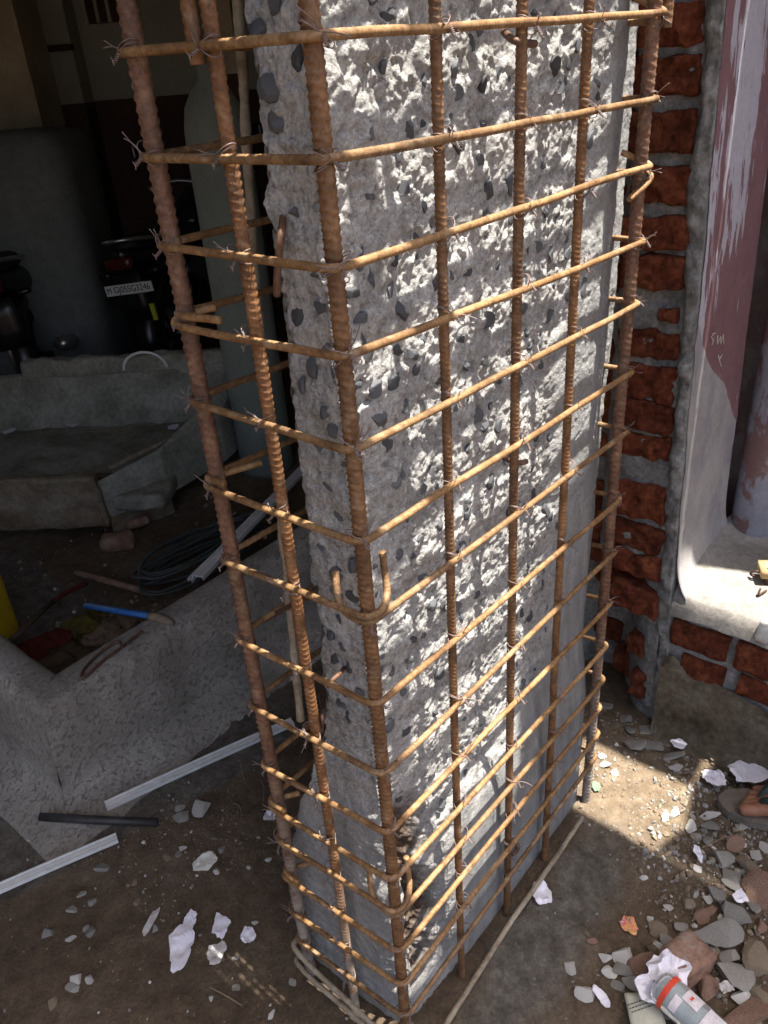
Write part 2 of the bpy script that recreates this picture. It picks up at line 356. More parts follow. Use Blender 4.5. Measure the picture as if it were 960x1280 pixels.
def resample(P, step):
    P = np.asarray(P, float); d = np.r_[0, np.cumsum(np.linalg.norm(np.diff(P, axis=0), axis=1))]
    n = max(2, int(d[-1]/step)); t = np.linspace(0, d[-1], n)
    return np.stack([np.interp(t, d, P[:, i]) for i in range(3)], -1), t
def smoothpath(P, it=2):
    P = np.asarray(P, float)
    for _ in range(it):
        Q = [P[0]]
        for a, b in zip(P[:-1], P[1:]): Q += [a*.75+b*.25, a*.25+b*.75]
        Q.append(P[-1]); P = np.array(Q)
    return P
def tube(name, P, r, mat, parent=None, seg=8, it=0, step=None):
    P = smoothpath(P, it) if it else np.asarray(P, float)
    if step: P, _ = resample(P, step)
    V, F = sweep(P, r, seg); return mk(name, V, F, mat, parent)
def ribbed(P, r, pitch, seg, amp, skew=1.0, lon=.06, sub=4, phase=0.0):
    """deformed reinforcing bar: oblique crescent ribs between two long ribs"""
    P, t = resample(P, pitch/sub); th = np.arange(seg)*2*math.pi/seg
    ph = t[:, None]/pitch+phase+skew*np.abs(((th[None]/math.pi) % 1)-.5)
    rib = np.clip(np.cos(2*math.pi*ph)*2.2-.9, 0, 1)*np.abs(np.sin(th))[None]**.5
    lg = np.exp(-((np.sin(th)/.35)**2))[None]
    return sweep(P, r*(1+amp*rib+lon*lg), seg)
def rbox(sx, sy, sz, n=(3, 3, 3), amp=.0, wl_=.05, rnd=.0, seed=0):
    """box centred on the origin with subdivided, worn and uneven faces"""
    idx = {}; V = []; F = []
    def vid(i, j, k):
        key = (i, j, k)
        if key not in idx:
            idx[key] = len(V); V.append((i/n[0]-.5, j/n[1]-.5, k/n[2]-.5))
        return idx[key]
    for a in range(3):
        b, c = (a+1) % 3, (a+2) % 3
        for side in (0, n[a]):
            for i in range(n[b]):
                for j in range(n[c]):
                    q = []
                    for di, dj in ((0, 0), (1, 0), (1, 1), (0, 1)):
                        p = [0, 0, 0]; p[a] = side; p[b] = i+di; p[c] = j+dj; q.append(vid(*p))
                    F.append(q if side else q[::-1])
    V = np.array(V)*2
    if rnd:
        S = np.array([sx, sy, sz])/2; inner = np.maximum(S-rnd, S*.2); P = V*S
        Q = np.clip(P, -inner, inner); d = P-Q; l = np.linalg.norm(d, axis=1)[:, None]
        P = np.where(l > 1e-9, Q+d/np.maximum(l, 1e-9)*np.minimum(l, (S-inner).min()), P)
    else: P = V*np.array([sx, sy, sz])/2
    if amp:
        off = np.stack([fbm(P+seed*3.7+k*11.1, wl_, 3, seed+k) for k in range(3)], -1); P = P+off*amp
    return P, F
def xf(V, origin, ex, ey, ez): return np.asarray(origin)+V[:, :1]*np.asarray(ex)+V[:, 1:2]*np.asarray(ey)+V[:, 2:]*np.asarray(ez)
def rotz(a): c, s = math.cos(a), math.sin(a); return (np.array([c, s, 0]), np.array([-s, c, 0]), np.array([0, 0, 1.0]))

# ------------------------------------------------------------------ stone shapes (shared meshes)
def stone_mesh(name, seed, mat, sub=3, planes=9, flat=.7, amp=.05):
    bm = bmesh.new(); bmesh.ops.create_icosphere(bm, subdivisions=sub, radius=1)
    rg = np.random.RandomState(seed); V = np.array([v.co[:] for v in bm.verts])
    for _ in range(planes):
        n = rg.normal(size=3); n /= np.linalg.norm(n); d = rg.uniform(.34, .78)
        k = np.maximum(V@n-d, 0); V = V-k[:, None]*n
    V[:, 2] *= flat
    V = V*(1+amp*fbm(V+seed*5.1, .5, 3, seed)[:, None]*2)
    for v, p in zip(bm.verts, V): v.co = p
    me = bpy.data.meshes.new(name); bm.to_mesh(me); bm.free()
    me.polygons.foreach_set('use_smooth', [True]*len(me.polygons)); me.set_sharp_from_angle(angle=math.radians(24)); me.materials.append(MATS[mat]); return me

# ------------------------------------------------------------------ ground
def axis(lo, hi, step, far, g=1.28):
    a = list(np.arange(lo, hi, step)); s = step
    while a[-1] < far: s *= g; a.append(a[-1]+s)
    s = step
    while a[0] > -far: s *= g; a.insert(0, a[0]-s)
    return np.array(a)
gx = axis(-.75, 1.15, .0075, 60); gy = axis(-.75, 2.4, .0085, 60)
GX, GY = np.meshgrid(gx, gy, indexing='ij'); GP = np.stack([GX, GY, 0*GX], -1)
def ground_h(x, y):
    P = np.stack([x, y, 0*x], -1)
    return .010*fbm(P, .35, 3, 3)+.0055*fbm(P, .06, 4, 9)+.0022*fbm(P, .02, 2, 13)-.004
GZ = ground_h(GX, GY)
slur = np.exp(-(((GX-.35)/.42)**2+((GY+.09)/.10)**2))*.75 + .92*sstep(.74, .86, GY+.30*GX)*sstep(.75, .25, GX)*sstep(-.9, -.4, GX)
sand = np.exp(-(((GX-.83)/.22)**2+((GY+.06)/.22)**2))*.9
gobj = mk('ground', np.stack([GX, GY, GZ], -1), gridfaces(len(gx), len(gy)), 'soil'); tag(gobj, kind='structure')
ca = gobj.data.color_attributes.new('slurry', 'FLOAT_COLOR', 'POINT')
cc = np.zeros((GX.size, 4), np.float32); cc[:, 0] = slur.ravel(); cc[:, 1] = sand.ravel(); cc[:, 3] = 1
ca.data.foreach_set('color', cc.ravel())
def gz(x, y): return float(ground_h(np.array([x]), np.array([y]))[0])

# ------------------------------------------------------------------ building: floor slab above, garage walls behind
EH = np.array([FW[0], FW[1], 0]); EH /= np.linalg.norm(EH)           # away from the camera, level
ER = np.array([EH[1], -EH[0], 0])                                   # to the camera's right, level
SLZ = 2.6
def wallbox(name, lo, hi, mat, parent=None, n=(4, 4, 4), amp=.004):
    lo = np.array(lo, float); hi = np.array(hi, float); s = hi-lo
    V, F = rbox(*s, n=n, amp=amp, wl_=.3, seed=len(name)); return mk(name, V+(lo+hi)/2, F, mat, parent, False)
slab = wallbox('floor_slab', (-4.5, -.15, SLZ), (6.5, 8.6, SLZ+.16), 'slab_soffit', n=(6, 6, 1), amp=0)
tag(slab, 'grey concrete floor slab roofing the dark garage above the column', 'slab')
def orient_box(name, centre, half_r, half_d, z0, z1, mat, parent=None, n=(4, 2, 4), amp=.004, rnd=0.0):
    V, F = rbox(2*half_r, 2*half_d, z1-z0, n, amp, .4, rnd, seed=int(abs(z1)*100))
    return mk(name, xf(V, (centre[0], centre[1], (z0+z1)/2), ER, EH, (0, 0, 1)), F, mat, parent, False)
bw = empty('back_wall', CAMP*np.array([1, 1, 0])+EH*7.1); tag(bw, 'off-white garage back wall with dark brown dado', 'wall')
cb = CAMP+EH*7.2
for nm, z0, z1, mt, dd in (('dado', -.02, 1.46, 'dado_brown', .055), ('wall_face', 1.46, SLZ, 'wall_offwhite', .05)):
    o = orient_box(nm, cb, 4.6, dd, z0, z1, mt); o.parent = bw; o.matrix_parent_inverse = bw.matrix_world.inverted()
    o.matrix_parent_inverse = Matrix.Translation(-bw.location)
def keep(o, p): o.parent = p; o.matrix_parent_inverse = Matrix.Translation(-p.location); return o
sw = wallbox('side_wall', (4.6, .345, -.02), (4.75, 6.0, SLZ), 'wall_offwhite', n=(1, 4, 4)); tag(sw, 'off-white garage side wall behind the brick pier', 'wall')
sw2 = wallbox('front_wall', (-4.4, 2.05, -.02), (-.45, 2.2, SLZ), 'wall_cream', n=(4, 1, 4)); tag(sw2, 'unseen cream wall beside the garage opening, added to darken it', 'wall')  # out of view, added to cut the daylight entering the garage
sw3 = wallbox('end_wall', (-4.55, 2.2, -.02), (-4.4, 8.3, SLZ), 'wall_offwhite', n=(1, 4, 4)); tag(sw3, 'off-white end wall of the garage', 'wall')
sw4 = wallbox('street_wall', (1.69, .20, -.02), (4.75, .34, SLZ), 'wall_cream', n=(4, 1, 4)); tag(sw4, 'unseen cream wall past the brick pier, added to darken the garage', 'wall')  # added to close the gap past the pier and darken the garage
# pillars in the garage
def pillar(name, xl, xr, y, k, depth, mats, label):
    a = ond(xl, y, k); b = ond(xr, y, k); c = (a+b)/2; hw = np.linalg.norm((b-a)[:2])/2
    e = empty(name, (c[0], c[1], 0)); tag(e, label, 'pillar', None)
    for nm, z0, z1, mt, gr in mats:
        keep(orient_box(nm, c+EH*depth/2, hw+gr, depth/2+gr, z0, z1, mt), e)
    return e
pillar('garage_pillar', -260, 36, 60, 5.6, .4, (('shaft', 1.36, SLZ, 'wall_cream', 0), ('lower_shaft', -.02, 1.36, 'wall_cream', -.004)), 'cream plastered pillar rising behind the grey covered crate')
pillar('garage_pillar', 46, 93, 70, 6.6, .25, (('shaft', 1.46, SLZ, 'wall_offwhite', 0), ('dado', -.02, 1.46, 'dado_brown', .004)), 'off-white pillar with brown dado against the garage back wall')
pillar('garage_pillar', 262, 292, 40, 5.2, .25, (('shaft', 1.56, SLZ, 'wall_cream', 0), ('dado', -.02, 1.56, 'dado_brown', .004)), 'narrow cream pillar behind the tall gas cylinder')
# short dark bar across the pillar, pierced vent block near the ceiling
a = ond(58, 62, 6.5); b = ond(90, 58, 6.5)
V, F = rbox(np.linalg.norm(b-a), .10, .035, (3, 1, 1)); sh = mk('dark_crossbar', xf(V, (a+b)/2, ER, EH, (0, 0, 1)), F, 'dado_brown', None, False)
tag(sh, 'short dark bar across the off-white pillar', 'shelf')
vc = ond(136, 8, 7.1); ve = empty('vent_block', vc); tag(ve, 'dark pierced vent block high in the garage back wall', 'vent')
V, F = rbox(.36, .05, .2, (1, 1, 1)); keep(mk('backing', xf(V, vc, ER, EH, (0, 0, 1)), F, 'dado_brown', None, False), ve)
for i in range(5):
    V, F = rbox(.022, .03, .2, (1, 1, 1)); keep(mk('rib', xf(V, vc+ER*(-.17+i*.085)-EH*.04, ER, EH, (0, 0, 1)), F, 'wall_offwhite', None, False), ve)
# grey covered crate
g0 = ond(-170, 240, 4.6); g1 = ond(84, 210, 4.6); gc = (g0+g1)/2; ghw = np.linalg.norm((g1-g0)[:2])/2
ztop = float(ond(60, 160, 4.6)[2])
V, F = rbox(2*ghw, .7, ztop+.02, (16, 8, 14), .02, .35, .13, 5)
cv = mk('covered_crate', xf(V, (gc[0]+EH[0]*.35, gc[1]+EH[1]*.35, ztop/2-.01), ER, EH, (0, 0, 1)), F, 'grey_cover'); tag(cv, 'bulky crate under a grey cover in front of the cream pillar', 'covered crate')
# gas cylinder
cc_ = ond(276, 200, 3.25); R = .118
pr = [(0, -.01), (R*.96, -.01), (R, .02), (R, 1.30), (R*.97, 1.38), (R*.85, 1.45), (R*.6, 1.50), (R*.33, 1.53), (R*.30, 1.60), (.0, 1.605)]
th = np.arange(32)*2*math.pi/32
zs_ = np.array([p[1] for p in pr]); rs_ = np.array([p[0] for p in pr])
V = np.stack([cc_[0]+np.outer(np.cos(th), rs_), cc_[1]+np.outer(np.sin(th), rs_), np.tile(zs_, (32, 1))], -1)
ge = empty('gas_cylinder', (cc_[0], cc_[1], 0)); tag(ge, 'tall grey-green gas cylinder standing behind the rebar cage', 'gas cylinder')
keep(mk('body', V, gridfaces(32, len(pr), True), 'cylinder_green'), ge)
V, F = rbox(.05, .05, .07, (2, 2, 2), 0, .1, .01); keep(mk('valve', V+np.array([cc_[0], cc_[1], 1.64]), F, 'chrome'), ge)

# added boards, unseen above the frame, cut to shape sun and shade below
ce = empty('added_shade_canopy', (-.18, -1.27, 0)); tag(ce, 'unseen plywood canopy on bamboo posts, added to shade the yard', 'added canopy')
def shade_board(poly, z=SLZ+.02, t=.018):
    p = np.array(poly, float); n = len(p)
    V = np.r_[np.c_[p, np.full(n, z)], np.c_[p, np.full(n, z+t)]]
    F = [list(range(n))[::-1], list(range(n, 2*n))]+[[i, (i+1) % n, n+(i+1) % n, n+i] for i in range(n)]
    return keep(mk('shade_board', V, F, 'plywood', None, False), ce)
shade_board([(-.42, -.155), (.07, -.155), (.095, -.25), (.145, -.36), (.215, -.515), (-.42, -.515)])
shade_board([(-.42, -.52), (.215, -.52), (.235, -.568), (.555, -.568), (.60, -.52), (.875, -.52), (.875, -1.3), (-.20, -1.3)])
shade_board([(.60, -.515), (.64, -.41), (.72, -.375), (.875, -.365), (.875, -.515)])
shade_board([(.88, -.80), (.98, -.83), (1.085, -.80), (1.6, -.86), (1.6, -1.3), (.88, -1.3)])
shade_board([(1.088, -.795), (1.195, -.79), (1.195, -.155), (1.088, -.155)])
shade_board([(.88, -.50), (.88, -.155), (1.085, -.155), (1.085, -.52), (.98, -.545)])
shade_board([(1.20, -.155), (1.20, -.525), (1.27, -.535), (1.335, -.60), (1.40, -.75), (1.43, -.855), (1.62, -.855), (1.62, -.155)])
for ha, hb_, xa, xb in ((1.16, 1.36, .085, .135), (1.46, 1.70, .07, .145), (1.80, 2.06, .08, .13)):      # short added planks that shade the strip beside the corner bar
    shade_board([(xa+.0865*ha, .045-.235*ha), (xb+.0865*ha, .045-.235*ha), (xb+.0865*hb_, .045-.235*hb_), (xa+.0865*hb_, .045-.235*hb_)], SLZ+.045)
for px_, py_ in ((-.18, -1.27), (1.55, -1.27)):
    keep(tube('added_post', [(px_, py_, -.05), (px_+.01, py_, 1.3), (px_, py_, SLZ+.02)], .035, 'bamboo', None, 12, 2), ce)  # props added to carry the shading boards

# ------------------------------------------------------------------ the hacked concrete column
X0, Y0 = .045, .045
zr = np.r_[np.linspace(-.03, 1.74, 930), np.linspace(1.76, SLZ-.002, 30)]
YL = np.interp(zr, [0, .2, .33, .45, .55, .63, .70, 1.0, 1.6, 2.6], [.285, .285, .262, .232, .20, .165, .152, .142, .13, .13])
XR = np.interp(zr, [0, .36, .77, 1.04, 1.28, 1.6, 2.6], [.66, .672, .695, .712, .722, .724, .72])
nS, nL, nR, nB = 80, 365, 12, 14
cols_p = []; cols_n = []; cols_f = []
def ylen(t, z_): return t
for i in range(nS):
    t = i/nS
    y = YL+(Y0-YL)*t; x = np.full_like(y, X0); cols_p.append((x, y)); cols_n.append((-1, 0)); cols_f.append(0)
for i in range(nL):
    t = i/(nL-1)
    x = X0+(XR-X0)*t; cols_p.append((x, np.full_like(x, Y0))); cols_n.append((0, -1)); cols_f.append(1)
for i in range(1, nR):
    y = Y0+(.23-Y0)*i/(nR-1); cols_p.append((XR, np.full_like(XR, y))); cols_n.append((1, 0)); cols_f.append(2)
YB = np.maximum(.23, YL)
for i in range(1, nB):
    t = i/nB
    x = XR+(.17-XR)*t; cols_p.append((x, .23+(YB-.23)*t)); cols_n.append((0, 1)); cols_f.append(3)
for i in range(6):
    t = i/6
    cols_p.append((np.full_like(YB, .17+(X0-.17)*t), YB+(YL-YB)*t)); cols_n.append((-.6, .8)); cols_f.append(3)
CX = np.stack([c[0] for c in cols_p]); CY = np.stack([c[1] for c in cols_p]); CZ = np.tile(zr, (len(cols_p), 1))
NX = np.array([n[0] for n in cols_n], float); NY = np.array([n[1] for n in cols_n], float)
for _ in range(3):                                    # ease the normals round the arrises
    NX = (np.roll(NX, 1)+2*NX+np.roll(NX, -1))/4; NY = (np.roll(NY, 1)+2*NY+np.roll(NY, -1))/4
l = np.hypot(NX, NY); NX /= l; NY /= l
FC = np.array(cols_f)[:, None]
P3 = np.stack([CX, CY, CZ], -1)
zb = np.interp(CX, [0, .075, .18, .3, .44, .56, .69, .75], [.40, .40, .36, .385, .47, .54, .79, .9])
nb = fbm(P3, .12, 4, 21)
Rl = sstep(-.035, .05, CZ-zb+nb*.09)
strip = sstep(.53, .62, CX+nb*.10-.05*np.sin(CZ*5))*.72
Rl = Rl*(1-strip)
low = sstep(.24, .12, CX)*sstep(.46, .36, CZ); Rl = np.maximum(Rl, low*.75)
Rs = 1-.6*sstep(.62, .45, CZ+nb*.1)
RM = np.where(FC == 1, Rl, np.where(FC == 0, Rs, .6))
big = fbm(P3*np.array([1, 1, .8]), .085, 3, 31); mid = fbm(P3, .032, 4, 33); ridge = 1-2*np.abs(fbm(P3*np.array([1.0, 1.0, .75]), .05, 3, 35))
fin = fbm(P3, .0095, 3, 37); pit = np.clip(fbm(P3, .022, 3, 39)-.32, 0, 1)
gra = fbm(P3, .0052, 2, 43); lump = np.abs(fbm(P3, .020, 3, 45))
disp = RM*(.0080*big+.0060*mid+.0045*ridge*np.clip(big+.3, 0, 1)+.0030*fin+.0014*gra+.006*(lump-.3)-.020*pit) + (1-RM)*(.0024*fbm(P3, .16, 3, 41)+.0005*fin+.007)
disp -= .006*RM
# spalled cavity beside the corner bar near the foot
cav = np.exp(-((CX-.098-.04*(.35-CZ)+.02*nb)/.034)**2)*sstep(.54, .44, CZ+.05*nb)*sstep(.02, .10, CZ)*(FC == 1)
cav = np.clip(cav*(1+.6*mid), 0, 1.2)
disp -= cav*(.050+.022*mid+.014*fin+.010*ridge)
disp += np.where((FC == 0), .020*sstep(.6, .2, CZ), np.where(FC == 1, .020*sstep(.50, .30, CZ), 0))
chip = np.exp(-((CX-X0)**2+(CY-Y0)**2)/(.016**2))*(.004+.012*np.clip(fbm(P3, .09, 3, 51)+.2, 0, 1))
disp -= chip
edge = np.exp(-((CY-YL[None])/.018)**2)*(FC == 0)*.016*fbm(P3, .045, 4, 61)
CX = CX+NX[:, None]*disp; CY = CY+NY[:, None]*disp+edge
CXc, CYc, CZc = CX, CY, CZ
ncol, nz = CX.shape
V = np.stack([CX, CY, CZ], -1).reshape(-1, 3)
colE = empty('concrete_column', (.36, .13, 0)); tag(colE, 'hacked grey concrete column with exposed dark aggregate inside the rebar cage', 'column')
core = mk('core', V, gridfaces(ncol, nz, True), 'hacked_concrete'); keep(core, colE)
ca = core.data.color_attributes.new('mask', 'FLOAT_COLOR', 'POINT')
cc = np.zeros((ncol*nz, 4), np.float32); cc[:, 0] = RM.ravel(); cc[:, 1] = np.clip(cav*1.8*np.clip(.75+mid, 0, 1), 0, .95).ravel(); cc[:, 3] = 1
ca.data.foreach_set('color', cc.ravel())

# exposed aggregate: every stone its own piece
agg = [stone_mesh('aggregate_stone', 100+i, 'stone_dark', 2, 8, .8, .03) for i in range(9)]
rg = np.random.RandomState(4); placed = []
def put_stone(face, h, z, r, asp=1.3):
    if face == 0: j = np.argmin(abs(CYc[:nS, 400]*0+(YL[np.argmin(abs(zr-z))]+(Y0-YL[np.argmin(abs(zr-z))])*np.arange(nS)/nS)-h)); nrm = np.array([-1, 0, 0.])
    else: j = nS+int(np.clip((h-X0)/(.71-X0)*(nL-1), 0, nL-1)); nrm = np.array([0, -1., 0])
    k = int(np.argmin(abs(zr-z))); p = np.array([CXc[j, k], CYc[j, k], z])
    for q, rr in placed:
        if np.linalg.norm(q-p) < (rr+r)*.95: return
    placed.append((p, r))
    o = link('stone', agg[rg.randint(9)], None, p-nrm*r*.10)
    a = rg.uniform(-.6, .6)
    o.rotation_euler = (rg.uniform(-.25, .25)+(math.pi/2 if face else 0), a if face else math.pi/2+rg.uniform(-.25, .25), rg.uniform(-.2, .2) if face else a)
    o.scale = (r*rg.uniform(.95, 1.25), r*asp*rg.uniform(.8, 1.05), r*.8)
    if face == 0: o.rotation_euler = (rg.uniform(-.6, .6), -math.pi/2, 0)
    else: o.rotation_euler = (math.pi/2, rg.uniform(-.6, .6), 0)
    keep(o, colE)
for x, y, r in [(363, 72, .011), (337, 110, .012), (341, 152, .0105), (313, 36, .011), (334, 8, .010), (361, 268, .008), (362, 395, .013), (397, 386, .008), (386, 462, .010),
                (371, 484, .011), (412, 470, .009), (389, 345, .0075), (421, 650, .009), (396, 688, .008), (420, 722, .012), (437, 712, .010), (421, 745, .012), (440, 748, .010),
                (406, 795, .009), (419, 777, .008), (421, 812, .009), (434, 816, .010), (411, 826, .011), (432, 840, .011), (430, 655, .010), (408, 610, .009), (425, 585, .008),
                (395, 560, .010), (414, 540, .008), (400, 520, .009), (433, 900, .009), (420, 880, .010), (398, 440, .007), (445, 870, .008), (428, 870, .007)]:
    p = onx(x, y, X0); put_stone(0, p[1], p[2], r*1.15)
for x, y, r in [(457, 399, .010), (461, 424, .008), (466, 448, .009), (504, 442, .010), (478, 488, .011), (500, 478, .011), (466, 502, .009), (514, 508, .010), (478, 525, .013), (453, 532, .010),
                (486, 555, .011), (505, 390, .012), (608, 398, .013), (610, 450, .010), (517, 165, .011), (610, 98, .011), (640, 230, .012), (597, 60, .011), (470, 345, .010), (480, 350, .009),
                (700, 270, .009), (688, 320, .010), (725, 360, .012), (690, 395, .011), (612, 240, .011), (570, 180, .010), (560, 310, .009), (590, 560, .010), (600, 520, .011), (560, 840, .010)]:
    p = ony(x, y, Y0); put_stone(1, p[0], p[2], r*1.2)
n = 0
while n < 900 and len(placed) < 290:
    n += 1
    h = rg.uniform(.05, .62); z = rg.uniform(.38, 1.72)
    j = nS+int((h-X0)/(.71-X0)*(nL-1)); k = int(np.argmin(abs(zr-z)))
    if RM[j, k] < .55: continue
    put_stone(1, h, z, rg.uniform(.0055, .0125))

# old steel dowels sticking out of the concrete
def dowel(pts, r=.004): keep(tube('dowel', pts, r, 'rust_dark', None, 8, 2), colE)
dowel([ony(630, 40, .04), ony(640, 50, .005), ony(655, 54, -.004), ony(669, 55, -.006)], .0042)
dowel([ony(630, 572, .04), ony(640, 577, .005), ony(650, 579, -.002), ony(658, 577, -.004)], .0042)
dowel([ony(632, 1040, .04), ony(645, 1050, .01), ony(648, 1062, .004), ony(640, 1068, .006)], .0045)
dowel([onx(354, 272, .052), onx(352, 290, .032), onx(347, 330, .03), onx(346, 370, .03)], .0042)
dowel([onx(395, 735, .05), onx(392, 745, .03), onx(380, 748, .03), onx(330, 775, .09)], .0042)
dowel([onx(430, 835, .055), onx(425, 842, .03), onx(415, 850, .012), onx(410, 858, .012)], .003)
dowel([onx(400, 868, .06), onx(404, 890, .02), onx(402, 915, .02)], .003)

# ------------------------------------------------------------------ reinforcement cage
L_, W_ = .681, .242
cage = empty('rebar_cage', (L_/2, W_/2, 0)); tag(cage, 'rusty cage of ribbed bars and stirrups tied around the concrete column', 'rebar cage')
BARS = {'A': (0, W_, 'rust_red', .0094), 'B': (0, .124, 'rust_grey', .0068), 'C': (0, 0, 'rust_orange', .0080), 'D': (.168, 0, 'rust_orange', .0056), 'E': (.3285, 0, 'rust_orange', .0060),
        'F': (.485, 0, 'rust_orange', .0060), 'G': (L_, 0, 'rust_red', .0088), 'R': (L_, W_, 'rust_red', .0085), 'S': (.34, W_, 'rust_red', .0080)}
for i, (k, (bx, by, mt, r)) in enumerate(BARS.items()):
    zz = np.linspace(-.03, SLZ-.004, 40)
    wob = np.stack([fbm(np.stack([zz+i*9, 0*zz+.5, 0*zz], -1), .6, 2, 70+i), fbm(np.stack([zz+i*5, 0*zz+.5, 0*zz], -1), .6, 2, 90+i)], -1)*.0022
    V, F = ribbed(np.stack([bx+wob[:, 0], by+wob[:, 1], zz], -1), r, .0108 if r > .0085 else (.0082 if r > .0065 else .0066), 16, .20, 1.5, .13, 7, i*.3)
    keep(mk('vertical_bar', V, F, mt), cage)
# lap splice stub beside bar B and bar G at the top
for (x0, y0, za, zb_) in ((-.006, .142, 1.535, 2.2), (.70, -.010, 1.545, 2.2)):
    V, F = ribbed([(x0, y0, za), (x0, y0, zb_)], .0075, .0092, 14, .13, 1.1, .08, 5); keep(mk('vertical_bar', V, F, 'rust_orange'), cage)
yC = [45, 203, 338, 448, 565, 680, 782, 884, 970, 1043, 1102, 1148, 1192, 1233, 1273]
yA = [65, 195, 308, 404, 500, 607, 698, 797, 880, 955, 1007, 1048, 1094, 1138, 1173]
yG = [25, 123, 215, 300, 378, 464, 538, 622, 688, 752, 805, 847, 882, 914, 942]
OF = .0135
corner = {'C': (-OF, -OF), 'G': (L_+OF, -OF), 'R': (L_+OF, W_+OF), 'A': (-OF, W_+OF)}
order = 'CGRA'
HOOK = {3: 'A', 5: 'A', 10: 'A', 12: 'A', 6: 'C', 11: 'C', 2: 'G', 0: 'G'}
RINGZ = []
def stirrup(zC, zG, zA, hook, seed, mat='rust_stirrup', r=.0044):
    z = {'C': zC, 'G': zG, 'A': zA, 'R': zA+zG-zC}
    k0 = order.index(hook) if hook else 2
    ks = [order[(k0+i) % 4] for i in range(5)]
    pts = [np.array([*corner[k], z[k]+(.0095 if (i == 4 and hook) else 0)]) for i, k in enumerate(ks)]
    path = []
    rad = .017
    for i, p in enumerate(pts):
        if i in (0, 4): 
            path.append(p); continue
        a = pts[i-1]-p; a /= np.linalg.norm(a); b = pts[i+1]-p; b /= np.linalg.norm(b)
        for t in np.linspace(0, 1, 7):
            q = p+a*rad*(1-t)**2+b*rad*t**2
            path.append(q)
    path = np.array(path)
    if hook:
        c0 = pts[0]; c1 = pts[4]; zc = c0[2]
        if hook == 'C':
            tail0 = [np.array([.006, .052, zc+.040]), np.array([-.008, .040, zc+.004]), np.array([-.013, .012, zc-.002])]
            tail1 = [np.array([.012, -.015, zc+.008]), np.array([.034, -.004, zc+.016]), np.array([.040, .004, zc+.038]), np.array([.041, .006, zc+.066])]
        elif hook == 'A':
            tail0 = [np.array([.06 if seed == 5 else .03, W_-.02, zc+.012]), np.array([.0, W_+.008, zc+.008])]
            tail1 = [np.array([-OF+.001, W_-(.075 if seed == 3 else .03), zc+.014])]
        else:
            tail0 = [np.array([L_-.05, -.006, zc-.028]), np.array([L_+.004, -.012, zc-.012])] if seed == 2 else [np.array([L_+.02, -.004, zc+.08]), np.array([L_+.02, -.012, zc+.01])]
            tail1 = [np.array([L_-.008, .03, zc+.03])]
        a0 = path[1]-c0; a0 /= np.linalg.norm(a0); b0 = path[-2]-c1; b0 /= np.linalg.norm(b0)
        path = np.concatenate([smoothpath(np.array(tail0+[c0+a0*.002, c0+a0*.03]), 3), path[1:-1], smoothpath(np.array([c1+b0*.03, c1+b0*.002]+tail1), 3)])
    else:
        path = path[1:-1] if False else path
    P, t = resample(path, .004)
    rg_ = np.random.RandomState(seed)
    wobz = fbm(np.stack([t+seed*7., 0*t+.3, 0*t], -1), .22, 3, seed)*.0035
    P[:, 2] += wobz; P[:, 1] += fbm(np.stack([t+seed*3., 0*t+.3, 0*t], -1), .3, 2, seed+50)*.0016
    V, F = ribbed(P, r, .0056, 10, .10, .8, .04, 4)
    return keep(mk('stirrup', V, F, mat), cage)
for i in range(15):
    zC = zline(0, yC[i], *corner['C']); zA = zline(0, yA[i], *corner['A']); zG = zline(0, yG[i], *corner['G'])
    RINGZ.append((zC, zG, zA)); stirrup(zC, zG, zA, HOOK.get(i), i)
for i in range(1, 9):                                     # the cage goes on above the frame
    z = RINGZ[0][0]+.098*i; RINGZ.append((z, z, z)); stirrup(z, z, z, None, 30+i)
for (zc, za, e_) in ((.030, .085, .40), (.012, .035, .30)):
    P = smoothpath([(e_, W_+.02, za), (-.010, W_+.022, za+.004), (-.024, W_+.010, za+.002), (-.022, .12, (za+zc)/2), (-.020, -.05 if e_ > .35 else .0, zc)], 3)
    V, F = ribbed(P, .0048, .0062, 10, .08, .8, .04, 4); keep(mk('stirrup', V, F, 'crust'), cage)

